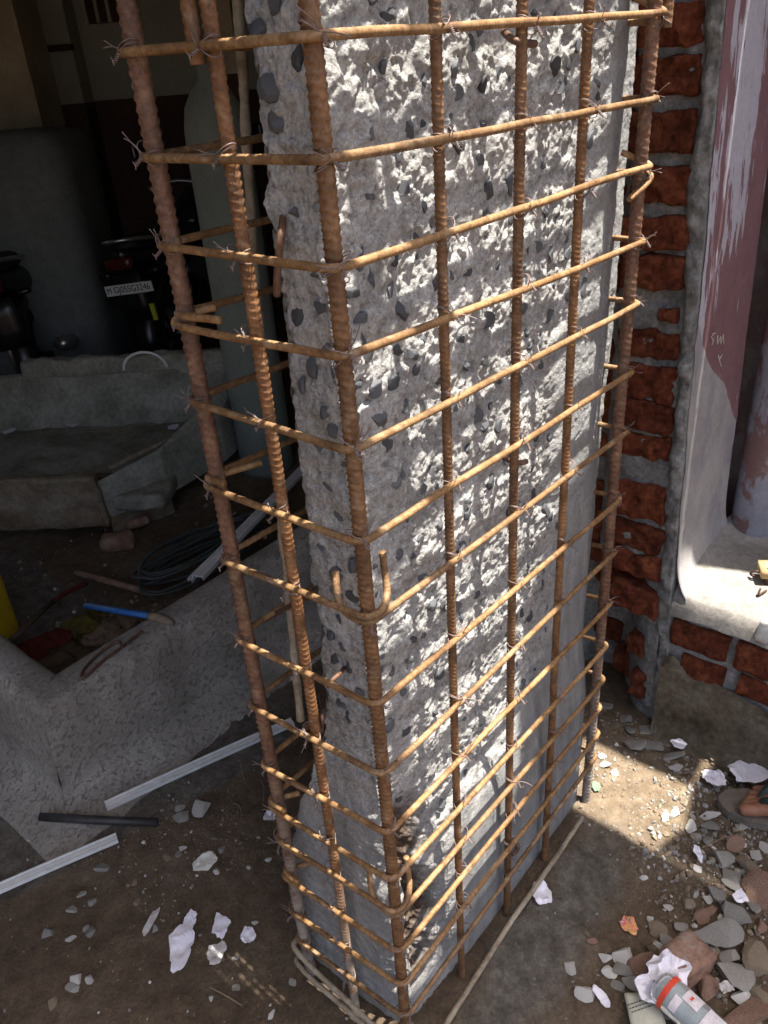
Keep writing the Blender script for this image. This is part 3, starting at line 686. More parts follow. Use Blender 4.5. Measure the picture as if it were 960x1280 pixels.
# tie wires: a loop round bar and stirrup, a twisted knot and two cut ends
def tie_mesh(seed):
    g = np.random.RandomState(seed); mb = MB()
    for s in range(2):
        th = np.linspace(0, 2*math.pi*1.05, 26); a = .0118+.001*s; tilt = g.uniform(.5, .8)*(1 if g.rand() > .5 else -1)
        x = a*np.cos(th)*1.05; y = a*np.sin(th)*.75-.005
        mb.add(*sweep(np.stack([x, y-.001*s, x*tilt+.0016*s+g.uniform(-.001, .001)], -1), .00058, 5, False))
    t = np.linspace(0, 1, 22); kd = np.array([g.uniform(-.4, .5), -.5, g.uniform(-.9, -.2)]); kd /= np.linalg.norm(kd)
    base = np.array([.004, -.016, -.001])
    for ph in (0, math.pi):
        side = np.cross(kd, [1, .2, .1]); side /= np.linalg.norm(side); s2 = np.cross(kd, side)
        P = base+np.outer(t*.010, kd)+.0014*(np.outer(np.cos(t*14+ph), side)+np.outer(np.sin(t*14+ph), s2))
        mb.add(*sweep(P, .00056, 5, False))
    e0 = base+kd*.010
    curl = [e0, e0+np.array([.004, -.002, -.003]), e0+np.array([.006, -.003, .002]), e0+np.array([.001, -.003, .004])]
    mb.add(*sweep(smoothpath(curl, 2), .00056, 5, False))
    for k in range(2):
        d = np.array([g.uniform(-1, .3), g.uniform(-.6, -.1), g.uniform(-.1, 1)]); d /= np.linalg.norm(d); ln = g.uniform(.010, .026) if seed % 3 else g.uniform(.02, .034)
        s0 = np.array([.002, -.014, .001]); bend = g.normal(size=3)*.002
        mb.add(*sweep(smoothpath([s0, s0+d*ln*.5+bend, s0+d*ln], 1), .00052, 5, True))
    me_o = mb.build('tie_wire', 'wire_steel'); me = me_o.data; bpy.data.objects.remove(me_o); return me
ties = [tie_mesh(i) for i in range(8)]
rt = np.random.RandomState(12)
for i, (zC, zG, zA) in enumerate(RINGZ[:17]):
    for k, ang in (('A', -100), ('B', -90), ('C', -40), ('D', 0), ('E', 0), ('F', 0), ('G', 40)):
        if k in 'G' and i > 9 or (k == 'A' and i in (12, 14)): continue
        bx, by = BARS[k][:2]
        z = zC+(zG-zC)*bx/L_+(zA-zC)*by/W_
        o = link('tie_wire', ties[rt.randint(8)], None, (bx, by, z+.001), (rt.uniform(-.12, .12), rt.uniform(-.25, .25), math.radians(ang)+rt.uniform(-.2, .2)), rt.uniform(.9, 1.12))
        keep(o, cage)

# crusted bar leaning in the gap behind the cage's short side
pts = [ond(292, -60, 1.06), ond(303, 70, 1.06), ond(309, 200, 1.06), ond(318, 330, 1.05), ond(332, 470, 1.03), ond(347, 600, 1.0), ond(352, 650, .99), ond(362, 760, .97), ond(376, 900, .94)]
P, t = resample(smoothpath(pts, 2), .004)
V, F = sweep(P, (.0062+.0026*fbm(P, .035, 3, 7)+.0014*fbm(P, .01, 2, 8))[:, None]*np.ones(10), 10)
tag(mk('crusted_bar', V, F, 'crust'), 'thin cement-crusted bar hanging between the cage and the column', 'bar')

# loose bar on the ground along the cage foot
P = [onz(545, 1300, .012), onz(640, 1150, .014), onz(695, 1072, .015), onz(728, 1022, .018)]
V, F = ribbed(P, .0050, .0062, 10, .1, .8, .04, 4); tag(mk('loose_bar', V, F, 'crust'), 'dusty loose reinforcing bar lying along the foot of the cage', 'bar')

# ------------------------------------------------------------------ right: broken brick pier with painted plaster reveal
XW = 1.0
def yedge(z): return -.030+(np.clip(z, 0, 2.6)-.4)*.038          # plaster arris leans a little
pier = empty('brick_pier', (1.1, .1, 0)); tag(pier, 'broken brick pier with raw mortar joints and peeling mauve painted plaster', 'pier')
zz = np.linspace(-.03, SLZ-.002, 420); yy = np.linspace(0, 1, 60)
ZZ, YY = np.meshgrid(zz, yy, indexing='ij')
Yw = yedge(ZZ)+.028+(.42-yedge(ZZ)-.028)*YY**1.6
Xw = XW+.016+0*Yw
Pw = np.stack([Xw, Yw, ZZ], -1)
hol = np.exp(-(((Yw-.16)/.09)**2))*sstep(.46, .36, ZZ+.06*fbm(Pw, .1, 3, 3))
Xw = Xw+.010*fbm(Pw, .06, 4, 11)+.006*fbm(Pw, .018, 3, 12)+.035*sstep(.155, .19, Yw)+.16*hol+.10*sstep(.22, .40, Yw)
keep(mk('mortar_bed', np.stack([Xw, Yw, ZZ], -1), gridfaces(len(zz), len(yy))[:, ::-1], 'mortar'), pier)
V, F = rbox(.2, .30, SLZ+.03, (2, 2, 6)); keep(mk('core', V+np.array([1.265, .245, SLZ/2-.017]), F, 'mortar', None, False), pier)
# the bricks, course by course (photo rows of their top and bottom edges)
rows = [(2, 60), (68, 122), (138, 193), (208, 257), (272, 314), (321, 364), (416, 453), (458, 504), (505, 541), (546, 577), (608, 651), (655, 690), (693, 722), (734, 768)]
rb = np.random.RandomState(5)
def brick(yc, zc, sy, sz, xoff=0.0, sx=.10, seed=0, tilt=0.0, parent=pier, mat='brick_red', n=(5, 16, 11), amp=.011):
    V, F = rbox(sx, sy, sz, n, amp, .035, .006, seed)
    V[:, 0] -= np.where(V[:, 0] < 0, .013*fbm(V+seed, .03, 3, seed)+.007*fbm(V+seed*2., .010, 2, seed+3), 0)
    c, s = math.cos(tilt), math.sin(tilt); V = np.stack([V[:, 0], V[:, 1]*c-V[:, 2]*s, V[:, 1]*s+V[:, 2]*c], -1)
    return keep(mk('brick', V+np.array([XW+sx/2+xoff, yc, zc]), F, mat), parent)
seed = 20
for i, (ya, yb_) in enumerate(rows):
    xm = 840-.075*max(0, ya-100)
    z1 = onx(xm, ya, XW)[2]; z0 = onx(xm, yb_, XW)[2]; zc = (z0+z1)/2; h = z1-z0
    ye = float(yedge(zc))+.034; wdt = rb.uniform(.115, .135)
    seed += 1; brick(ye+wdt/2, zc, wdt, h, rb.uniform(-.004, .010), seed=seed, tilt=rb.uniform(-.05, .05))
    if zc > .42:
        seed += 1; brick(ye+wdt+.014+.05, zc-.03+rb.uniform(-.008, .008), .10, h*.95, .038+rb.uniform(-.004, .006), seed=seed, tilt=rb.uniform(-.04, .04))
        seed += 1; brick(ye+wdt+.014+.175, zc-.015, .12, h*.95, .075+rb.uniform(-.004, .006), seed=seed)
for i in range(9):                                          # courses above the frame
    zc = 1.64+.098*(i+.1); ye = float(yedge(zc))+.034
    seed += 1; brick(ye+.062, zc, .124, .082, rb.uniform(-.002, .008), seed=seed)
    seed += 1; brick(ye+.20, zc, .11, .082, .038, seed=seed)
seed += 1; brick(onx(833, 396, XW)[1], onx(833, 396, XW)[2], .035, .028, -.002, seed=seed)
for yc, zc, sy, sz, xo in ((.055, .20, .05, .06, .03), (.17, .30, .12, .07, .15), (.20, .12, .12, .07, .15), (.10, .06, .08, .07, .10), (.03, .09, .045, .08, .02)):
    seed += 1; brick(yc, zc, sy, sz, xo, seed=seed, tilt=rb.uniform(-.1, .1))
# broken edge of the plaster seen end-on
ze = np.linspace(.02, SLZ-.002, 380); nye = 12
ZE, TE = np.meshgrid(ze, np.r_[0, np.linspace(0, 1, nye-1)], indexing='ij')
We = .036+.010*fbm(np.stack([ZE, 0*ZE, 0*ZE], -1), .12, 4, 15)
YE = yedge(ZE)+We*TE; XE = XW-.006+.015*fbm(np.stack([0*ZE, YE, ZE], -1), .05, 4, 16)+.010*fbm(np.stack([0*ZE, YE, ZE], -1), .016, 3, 17)+.02*TE**4+.012*sstep(.45, .30, ZE)
XE[:, 0] += .05; YE[:, 0] += .001
keep(mk('plaster_edge', np.stack([XE, YE, ZE], -1), gridfaces(len(ze), nye)[:, ::-1], 'plaster_edge'), pier)
# painted plaster reveal: upper mauve coat, lower lilac-white coat (they meet on a slanting line)
def reveal(name, mat, low):
    xs = np.linspace(0, 1, 46); zv = np.linspace(0, 1, 120)
    XS, ZV = np.meshgrid(xs, zv, indexing='ij')
    Xr_ = XW-.002+XS*.37
    zbd = 1.04-.22*XS*1.6+.02*fbm(np.stack([Xr_, 0*Xr_, 0*Xr_], -1), .05, 3, 3)
    zbd = np.maximum(zbd, .72)
    Z = (.40+(zbd-.40)*ZV) if low else (zbd+(SLZ-.002-zbd)*ZV)
    P_ = np.stack([Xr_, 0*Z, Z], -1)
    Y = yedge(Z)-.003+.003*fbm(P_, .15, 3, 5)+.0012*fbm(P_, .02, 3, 6)
    Y = Y-.012*np.exp(-((Xr_-XW-.36)/.014)**2)*0
    Y = Y+.05*sstep(XW+.33, XW+.37, Xr_)                          # rounded far arris
    if low: Y = Y-.03*np.exp(-np.clip(Z-.41, 0, 9)/.035)
    ragged = .008*fbm(np.stack([Z, 0*Z, 0*Z], -1), .05, 4, 8)+.004
    Xr_ = Xr_+np.where(XS == 0, ragged, 0)
    o = keep(mk(name, np.stack([Xr_, Y, Z], -1), gridfaces(46, 120), mat), pier)
    fl = np.exp(-((XS-.42+.10*(1.6-Z))/.24)**2)*sstep(1.0, 1.5, Z)+.8*np.exp(-((XS-.04)/.05)**2)*sstep(1.5, 1.2, Z)
    a_ = o.data.color_attributes.new('flake', 'FLOAT_COLOR', 'POINT'); c_ = np.zeros((fl.size, 4), np.float32); c_[:, 0] = fl.ravel(); c_[:, 3] = 1; a_.data.foreach_set('color', c_.ravel())
reveal('painted_plaster', 'paint_mauve', False); reveal('lower_plaster', 'paint_lilac', True)
# scratched chalk marks on the mauve paint
def on_reveal(x, y):
    best = None
    for Y in np.linspace(-.06, .05, 60):
        p = ony(x, y, Y); e = abs(float(yedge(p[2]))-.0045-Y)
        if best is None or e < best[0]: best = (e, p)
    return best[1]-np.array([0, .0015, 0])
for st in ([(891, 418), (888, 421), (891, 425), (889, 431)], [(890, 417), (894, 416)], [(896, 419), (896, 430), (900, 420), (900, 430), (903, 418), (904, 430)], [(897, 444), (899, 452), (901, 458)], [(902, 443), (898, 450)]):
    keep(tube('chalk_mark', [on_reveal(*q) for q in st], .0009, 'tile_white', None, 5), pier)

# ------------------------------------------------------------------ plinth with cement ledge
ZL = .42
pl = empty('ledge_plinth', (1.25, -.6, 0)); tag(pl, 'low plinth wall with cement ledge over broken brick and stained plaster', 'plinth')
V, F = rbox(.50, 1.62, ZL-.03, (4, 20, 5), .006, .12, 0, 3); keep(mk('mortar_core', V+np.array([1.265, -.845, (ZL-.05)/2]), F, 'mortar', None, False), pl)
xs = np.linspace(0, 1, 60); ys = np.linspace(-.033, -1.65, 260); XS, YS = np.meshgrid(xs, ys, indexing='ij')
lip = .010*fbm(np.stack([YS, 0*YS, 0*YS], -1), .09, 4, 31)
XL = XW-.012+lip*(1-XS)+XS*.54
PL = np.stack([XL, YS, 0*XL], -1)
ZLd = ZL+.004*fbm(PL, .10, 3, 32)+.002*fbm(PL, .02, 3, 33)-.030*np.exp(-XS*.54/.008)-.02*np.exp(-XS*.54/.03)+.03*np.exp(-np.clip(-.035-YS, 0, 9)/.035)*sstep(0, .15, XS)
XL[0] += .004; ZLd[0] = ZL-.062+.010*fbm(PL[0], .06, 3, 35); ZLd[1] = ZL-.038
keep(mk('cement_ledge', np.stack([XL, YS, ZLd], -1), gridfaces(60, 260)[:, ::-1], 'ledge_cement'), pl)
zb1 = lambda y_: onx(900, y_, XW)[2]
yA_ = -.038
for k in range(8):
    w = .205 if k else .135
    y1 = yA_; yA_ -= w+.012
    seed += 1; brick(y1-w/2, .305, w, .075, .000 if k else .006, .09, seed, parent=pl, amp=.006, n=(3, 12, 6))
yA_ = -.07
for k in range(8):
    w = .105 if k == 0 else .2
    y1 = yA_; yA_ -= w+.03
    seed += 1; brick(y1-w/2, .222, w, .062, .004, .09, seed, parent=pl, amp=.006, n=(3, 12, 6))
ys = np.linspace(-.030, -1.65, 280); tv = np.linspace(0, 1, 40); YS, TV = np.meshgrid(ys, tv, indexing='ij')
ztop = .205+.018*fbm(np.stack([YS, 0*YS, 0*YS], -1), .10, 4, 41)-.02*sstep(-.15, -.3, YS)+.035*np.exp(-((YS+.05)/.03)**2)
Zp = -.02+(ztop+.02)*TV; Pp = np.stack([0*YS, YS, Zp], -1)
Xp = XW-.014+.004*fbm(Pp, .12, 3, 42)+.0015*fbm(Pp, .02, 3, 43)+.018*sstep(.93, 1.0, TV)-.02*np.exp(-Zp/.03)
keep(mk('lower_plaster', np.stack([Xp, YS, Zp], -1), gridfaces(280, 40), 'plinth_plaster'), pl)
V, F = rbox(.04, .028, .05, (3, 3, 3), .006, .02, .004, 9); keep(mk('plaster_chip', V+onx(955, 790, XW)+np.array([.006, 0, 0]), F, 'tile_white'), pl)
bk = wallbox('rear_wall', (1.53, -1.7, -.02), (1.68, .35, SLZ-.002), 'paint_backwall', n=(2, 8, 10), amp=.005); tag(bk, 'stained mauve rear wall behind the painted drainpipe', 'wall')
# drainpipe
pa = np.array([1.385, -.088]); zp = np.linspace(ZL-.005, SLZ-.004, 60); th = np.arange(36)*2*math.pi/36
rp = .054+.0012*fbm(np.stack([zp, 0*zp, 0*zp], -1), .2, 3, 3)
V = np.stack([pa[0]+np.outer(np.cos(th), rp), pa[1]+np.outer(np.sin(th), rp), np.tile(zp, (36, 1))], -1)
dp = empty('drainpipe', (pa[0], pa[1], ZL)); tag(dp, 'thick drainpipe with flaking lilac and mauve paint standing on the ledge', 'pipe')
keep(mk('pipe_wall', V, gridfaces(36, 60, True), 'paint_pipe'), dp)
zc_ = np.array([1.62, 1.625, 1.76, 1.765]); rc_ = np.array([.054, .062, .062, .054])
V = np.stack([pa[0]+np.outer(np.cos(th), rc_), pa[1]+np.outer(np.sin(th), rc_), np.tile(zc_, (36, 1))], -1); keep(mk('collar', V, gridfaces(36, 4, True), 'paint_pipe'), dp)
# wooden latch block with bent wire lying on the ledge
q = onz(962, 712, ZL+.03); ht = empty('wood_block', q); tag(ht, 'small wooden block with a bent hook wire on the ledge', 'wood block')
V, F = rbox(.05, .045, .022, (2, 2, 2), .001, .02, .002); keep(mk('block', xf(V, q+np.array([0, 0, .0]), *rotz(.5)), F, 'wood_pale'), ht)
V, F = rbox(.018, .02, .05, (2, 2, 2), .001, .02, .002); keep(mk('leg', xf(V, q+np.array([-.01, -.005, -.014]), *rotz(.5)), F, 'wood_dark'), ht)
keep(tube('hook', [onz(958, 738, ZL+.006), onz(950, 743, ZL+.006), onz(947, 744, ZL+.008), onz(951, 735, ZL+.02)], .0024, 'rust_dark', None, 7, 1), ht)
keep(tube('ring', [onz(952, 717, ZL+.02), onz(945, 713, ZL+.03), onz(937, 716, ZL+.012), onz(940, 720, ZL+.008), onz(950, 720, ZL+.012)], .0028, 'rust_dark', None, 7, 2), ht)

# ------------------------------------------------------------------ paper scraps
def paper(px_, py_, w, h, seed, mat='paper', z=0.0, crumple=.004, label=None, ang=0.0, lift=.004, group='torn paper scraps on the soil', name='paper_scrap', bend=0.0, pos=None):
    g = np.random.RandomState(seed); c = onz(px_, py_, z) if pos is None else np.array(pos); d = np.linalg.norm(c-CAMP); mm = d/FPX
    w = w*mm; h = h*mm/abs(ray(px_, py_)[2]/np.linalg.norm(ray(px_, py_)))**.7
    na, nr = 28, 7; th = np.arange(na)*2*math.pi/na
    k = g.randint(4, 7); av = np.sort((np.arange(k)+g.uniform(-.22, .22, k))*2*math.pi/k+g.uniform(0, 1)); rv = g.uniform(.8, 1.1, k)
    pv = np.stack([np.cos(av)*rv, np.sin(av)*rv], -1); out = []
    for t in th:                                         # ray / polygon intersection: a torn angular outline
        dv = np.array([math.cos(t), math.sin(t)]); best = 9
        for i in range(k):
            a_, b_ = pv[i], pv[(i+1) % k]; e = b_-a_; M = np.array([dv, -e]).T
            if abs(np.linalg.det(M)) < 1e-9: continue
            s_, u_ = np.linalg.solve(M, a_)
            if s_ > 0 and -1e-6 <= u_ <= 1+1e-6: best = min(best, s_)
        out.append(best if best < 5 else 1)
    out = np.array(out)*(1+.05*g.normal(size=na))
    rr = np.linspace(0, 1, nr)[1:]
    X = np.r_[0, (np.outer(rr, np.cos(th)*out)).ravel()]*w/2; Y = np.r_[0, (np.outer(rr, np.sin(th)*out)).ravel()]*h/2
    Pq = np.stack([X, Y, 0*X+seed], -1)
    Z = lift+crumple*(1-np.abs(fbm(Pq, max(w, h)*.45, 3, seed))*2.2)*1.0+bend*(X/w*2)**2*w
    F = [[0, 1+i, 1+(i+1) % na] for i in range(na)]
    for r_ in range(nr-2):
        for i in range(na): F.append([1+r_*na+i, 1+(r_+1)*na+i, 1+(r_+1)*na+(i+1) % na, 1+r_*na+(i+1) % na])
    ex, ey = ER*math.cos(ang)+EH*math.sin(ang), -ER*math.sin(ang)+EH*math.cos(ang)
    V = np.stack([X, Y, Z], -1)
    o = mk(name, V, F, mat, None, False)
    gzv = gz(c[0], c[1]) if (z == 0 and pos is None) else 0
    M = Matrix(((ex[0], ey[0], 0, c[0]), (ex[1], ey[1], 0, c[1]), (0, 0, 1, c[2]+gzv), (0, 0, 0, 1))); o.matrix_world = M
    tag(o, label or 'small torn paper scrap on the bare soil', 'paper', group); return o
paper(228, 1186, 34, 50, 1, label='largest torn white paper sheet on the brown soil left of the cage', crumple=.006)
paper(238, 1150, 15, 22, 13, label='narrow white paper flap touching the largest torn sheet')
paper(277, 1156, 26, 34, 2, label='white paper scrap with tiny dark specks beside the largest sheet')
paper(311, 1170, 22, 20, 3, label='squarish white paper scrap nearest the cage foot on the brown soil')
paper(270, 1193, 24, 26, 4, 'paper_grey', label='dirty grey paper scrap on the brown soil below the white scraps')
paper(256, 1075, 34, 24, 5, 'tile_white', label='off-white broken tile flake on the brown soil', ang=.4, name='tile_flake')
paper(188, 1151, 10, 32, 6, 'paper_grey', label='narrow curled grey paper strip on the brown soil', ang=-.3)
paper(338, 1021, 24, 18, 7, label='small white paper scrap beside the rear bar of the cage', bend=.15)
paper(53, 1046, 36, 12, 8, 'paper_grey', label='long dirty paper strip beside the black pipe', ang=.15)
paper(677, 1119, 26, 30, 9, label='white paper scrap against the loose bar at the cage foot', crumple=.006)
paper(847, 931, 22, 14, 10, label='small white paper corner among rubble at the plinth foot', z=.012)
paper(935, 968, 64, 26, 11, label='large folded white sheet half buried beside the sandal', z=.02, crumple=.012, bend=.08)
paper(893, 975, 26, 22, 12, label='crumpled white paper between rubble and the large folded sheet', z=.012, crumple=.008)
paper(926, 1123, 20, 18, 14, label='small lilac paper scrap between rubble lumps by the reddish slab', z=.02)
paper(908, 1238, 16, 16, 15, 'paper_grey', label='crumpled silver wrapper scrap beside the bottle', z=.015, crumple=.008)
paper(872, 1068, 10, 20, 17, label='thin lilac paper sliver on soil below the sunlit patch', z=.004)
paper(752, 1246, 12, 24, 18, label='thin lilac paper sliver left of the printed bag', ang=.4)
paper(835, 1222, 46, 44, 16, label='crumpled white paper sticking out behind the bottle', z=.035, crumple=.022)
paper(822, 1243, 46, 40, 19, label='crumpled white paper lying over the printed bag', z=.03, crumple=.018)
paper(786, 1155, 20, 22, 20, 'wrapper', label='colourful sweet wrapper on the bare soil', crumple=.006, name='sweet_wrapper')
for k, (x, y) in enumerate(((711, 1008), (745, 985))):
    paper(x, y, 12, 12, 30+k, 'leaf_green', label='pale green scrap on the ground behind the cage foot' if k == 0 else 'faded green leaf scrap on the sunlit soil', crumple=.004, name='leaf_scrap')

# ------------------------------------------------------------------ rubble
KIN = {'g': ('rubble_grey', 'grey'), 'l': ('rubble_light', 'pale'), 'r': ('rubble_red', 'reddish'), 'b': ('rubble_brown', 'brown')}
SM = {k: [stone_mesh('rubble_stone', 300+i*7+ord(k), KIN[k][0], 3, 10, .62, .05) for i in range(6)] for k in KIN}
rr = np.random.RandomState(8)
def rubble(x, y, w, h, kind, label, group, sink=.25):
    c = onz(x, y, 0); mm = np.linalg.norm(c-CAMP)/FPX; sw = w*mm/2*1.12; sh = h*mm/2*1.25
    hz = min(sw, sh)*rr.uniform(.65, .85); sd_ = SM[kind][rr.randint(6)]
    z = gz(c[0], c[1])+hz*.62*(1-sink)
    c2 = onz(x, y, max(0, z*.8))
    o = link('rubble_stone', sd_, None, (c2[0], c2[1], z), (rr.uniform(-.25, .25), rr.uniform(-.25, .25), math.atan2(ER[1], ER[0])+rr.uniform(-.35, .35)), (sw, sh, hz))
    tag(o, label, 'rubble', group); return o
def look(w, h):
    a = w*h; sz = 'tiny' if a < 900 else ('small' if a < 1900 else ('medium' if a < 3300 else ('large' if a < 5200 else 'very large')))
    r_ = w/h; sh = 'flat wide' if r_ > 1.75 else ('oblong' if r_ > 1.3 else ('squarish' if r_ > .95 else 'upright'))
    return sz+' '+sh
def cp(cx, cy): return 660+cx*.3593, 820+cy*.3593
LAB = {}
big_ = [(365, 305, 92, 62, 'g'), (445, 310, 70, 52, 'g'), (350, 255, 42, 42, 'g'), (415, 255, 40, 52, 'g'), (495, 350, 84, 42, 'g'), (515, 385, 42, 40, 'l'),
 (650, 435, 62, 52, 'g'), (480, 558, 28, 38, 'l'), (515, 542, 32, 30, 'l'), (635, 552, 62, 30, 'l'), (570, 595, 42, 40, 'l'), (635, 595, 52, 42, 'g'), (740, 590, 72, 26, 'g'), (720, 652, 72, 52, 'r'),
 (685, 705, 84, 62, 'g'), (770, 735, 84, 70, 'b'), (700, 757, 70, 40, 'g'), (715, 795, 62, 50, 'g'), (650, 822, 62, 58, 'g'), (720, 902, 112, 74, 'g'), (605, 905, 62, 42, 'r'),
 (490, 990, 46, 60, 'g'), (455, 1005, 32, 30, 'l'), (265, 1045, 42, 32, 'l'), (325, 1040, 82, 46, 'l'), (325, 1090, 82, 52, 'g'), (365, 1140, 62, 52, 'g'), (445, 1035, 62, 50, 'b'),
 (610, 1030, 62, 70, 'g'), (655, 1020, 30, 30, 'b'), (740, 1190, 60, 50, 'l'), (815, 1195, 62, 62, 'b'), (145, 1080, 42, 50, 'l'), (195, 1170, 84, 46, 'l'), (425, 1155, 62, 62, 'g'),
 (825, 660, 32, 52, 'l'), (300, 405, 32, 26, 'l'), (260, 345, 28, 26, 'l'), (270, 375, 36, 30, 'l'), (345, 215, 44, 38, 'g'), (490, 868, 30, 30, 'l'), (250, 175, 76, 44, 'g'), (790, 690, 40, 40, 'l'), (705, 1040, 62, 46, 'g'),
 (690, 985, 40, 34, 'g'), (540, 940, 52, 34, 'g'), (450, 950, 54, 40, 'b'), (560, 860, 34, 30, 'b'), (625, 845, 34, 34, 'l'), (425, 910, 26, 22, 'l'), (810, 940, 40, 50, 'r'), (780, 870, 46, 40, 'g'), (640, 880, 40, 30, 'r'),
 (285, 1100, 50, 38, 'l'), (318, 1145, 46, 34, 'g'), (205, 965, 24, 20, 'b'), (225, 990, 30, 24, 'r'), (360, 945, 22, 18, 'l'), (590, 735, 36, 26, 'l'), (620, 640, 40, 30, 'g'), (590, 625, 34, 26, 'g')]
for cx, cy, w, h, k in big_:
    x, y = cp(cx, cy); zone = 'at the plinth foot' if cy < 460 else ('on the soil below the sunlit patch' if cy < 700 else ('in the rubble heap above the bottle' if cx > 400 else 'on the soil left of the bottle'))
    rubble(x, y, w*.36, h*.36, k, '%s %s masonry lump %s' % (look(w, h), KIN[k][1], zone), '%s %s rubble lumps %s' % (look(w, h), KIN[k][1], zone))
for cx, cy, w, h, k, lab in [(690, 330, 205, 96, 'b', 'largest brown boulder resting against the stained plinth plaster'), (800, 812, 120, 112, 'r', 'large reddish slab of masonry at the edge of the rubble heap'),
     (665, 975, 136, 84, 'g', 'flat grey concrete slab lying across the middle of the rubble heap'), (410, 1080, 92, 116, 'r', 'upright reddish-grey stone left of the broken brick'),
     (710, 1100, 124, 96, 'g', 'dark grey rounded stone right of the broken brick'), (620, 1145, 84, 86, 'r', 'reddish round stone beside the bottle shoulder'),
     (800, 1060, 96, 92, 'b', 'brown stone at the outer edge of the rubble heap'), (505, 1235, 120, 70, 'g', 'grey stone partly hidden under the bottle'), (770, 1250, 170, 70, 'r', 'wide flat reddish slab beyond the bottle')]:
    x, y = cp(cx, cy); rubble(x, y, w*.36, h*.36, k, lab, None)
# half brick in the heap
c = onz(*cp(550, 1058), .03); hb = empty('broken_brick', c); tag(hb, 'dusty half brick lying in the rubble heap behind the bottle', 'brick')
V, F = rbox(.085, .066, .05, (6, 5, 4), .005, .03, .005, 77); keep(mk('brick_body', xf(V, c, *rotz(-.35)), F, 'rubble_red'), hb)
for cx, cy, w, h, k in [(600, 405, 60, 60, 'l'), (540, 437, 46, 42, 'g'), (535, 400, 36, 32, 'g'), (300, 585, 42, 38, 'g'), (225, 920, 36, 30, 'l'), (268, 925, 24, 28, 'l'), (500, 555, 26, 24, 'b'), (660, 525, 26, 28, 'g'),
   (210, 705, 30, 30, 'g'), (270, 685, 28, 24, 'g'), (270, 775, 28, 32, 'g'), (210, 792, 28, 20, 'l'), (140, 777, 40, 26, 'g'), (710, 945, 24, 26, 'g'), (648, 595, 20, 18, 'l'), (410, 685, 20, 24, 'b'), (545, 525, 24, 20, 'l'),
   (535, 540, 24, 20, 'g'), (240, 660, 28, 22, 'g'), (252, 760, 20, 24, 'g'), (745, 583, 14, 12, 'l'), (805, 560, 18, 16, 'l'), (632, 978, 16, 14, 'l'), (765, 750, 18, 14, 'l'), (705, 857, 18, 18, 'g'), (640, 492, 24, 14, 'b'),
   (880, 930, 22, 22, 'g'), (815, 1030, 16, 24, 'l'), (220, 945, 40, 24, 'g'), (155, 995, 24, 28, 'b'), (720, 505, 14, 22, 'b'), (730, 478, 18, 14, 'b'), (465, 765, 20, 26, 'g'), (400, 625, 16, 18, 'b')]:
    x, y = cx*.4167, 840+cy*.4167
    near = 'near the black pipe' if cy < 600 else 'on the brown soil round the torn papers'
    rubble(x, y, w*.42, h*.42, k, '%s %s masonry chip %s' % (look(w*1.25, h*1.25), KIN[k][1], near), '%s %s chips %s' % (look(w*1.25, h*1.25), KIN[k][1], near), .4)
# countless small grit: one mass
pts_ = []; gg = np.random.RandomState(77)
def scatter(n, x0, x1, y0, y1, smin, smax, cond=lambda x, y: True):
    k = 0
    while k < n:
        x = gg.uniform(x0, x1); y = gg.uniform(y0, y1); k += 1
        if cond(x, y): pts_.append((x, y, smin*(smax/smin)**(gg.rand()**2.2)))
inside = lambda x, y: not (.0 < x < .70 and .0 < y < .3)
scatter(2400, -.5, 1.0, -.6, .95, .0007, .0042, inside)
scatter(2400, .62, 1.0, -.35, .25, .0009, .0075)
scatter(2200, .40, .95, -.6, -.12, .0014, .011, lambda x, y: x-y*.9 > .72)
scatter(260, -.12, .16, .55, .86, .0012, .0055)
scatter(260, .05, 1.3, 1.15, 2.2, .003, .011)
bm = bmesh.new(); bmesh.ops.create_icosphere(bm, subdivisions=1, radius=1); IV = np.array([v.co[:] for v in bm.verts]); IF = [[v.index for v in f.verts] for f in bm.faces]; bm.free()
IF = np.array(IF)
VV = []; hz_ = ground_h(np.array([q[0] for q in pts_]), np.array([q[1] for q in pts_]))
for i, (x, y, s) in enumerate(pts_):
    A = gg.normal(size=(3, 3)); Q_, _ = np.linalg.qr(A)
    v = IV*(1+gg.uniform(-.28, .28, (len(IV), 1)))*np.array([1, gg.uniform(.6, 1), gg.uniform(.4, .8)])
    VV.append((v@Q_)*s+np.array([x, y, hz_[i]+s*.25]))
half = len(VV)//2; nv_ = len(IV); idx_ = np.arange(len(VV)); gg.shuffle(idx_)
for sel, mt_, lb_ in ((idx_[:half], 'rubble_brown', 'scattered brown grit over the soil'), (idx_[half:half+half*3//4], 'rubble_grey', 'scattered grey grit over the soil'), (idx_[half+half*3//4:], 'rubble_light', 'scattered pale grit over the soil')):
    tag(mk('grit', np.concatenate([VV[q_] for q_ in sel]), np.concatenate([IF+k_*nv_ for k_ in range(len(sel))]), mt_, None, False), lb_, 'grit', kind='stuff')
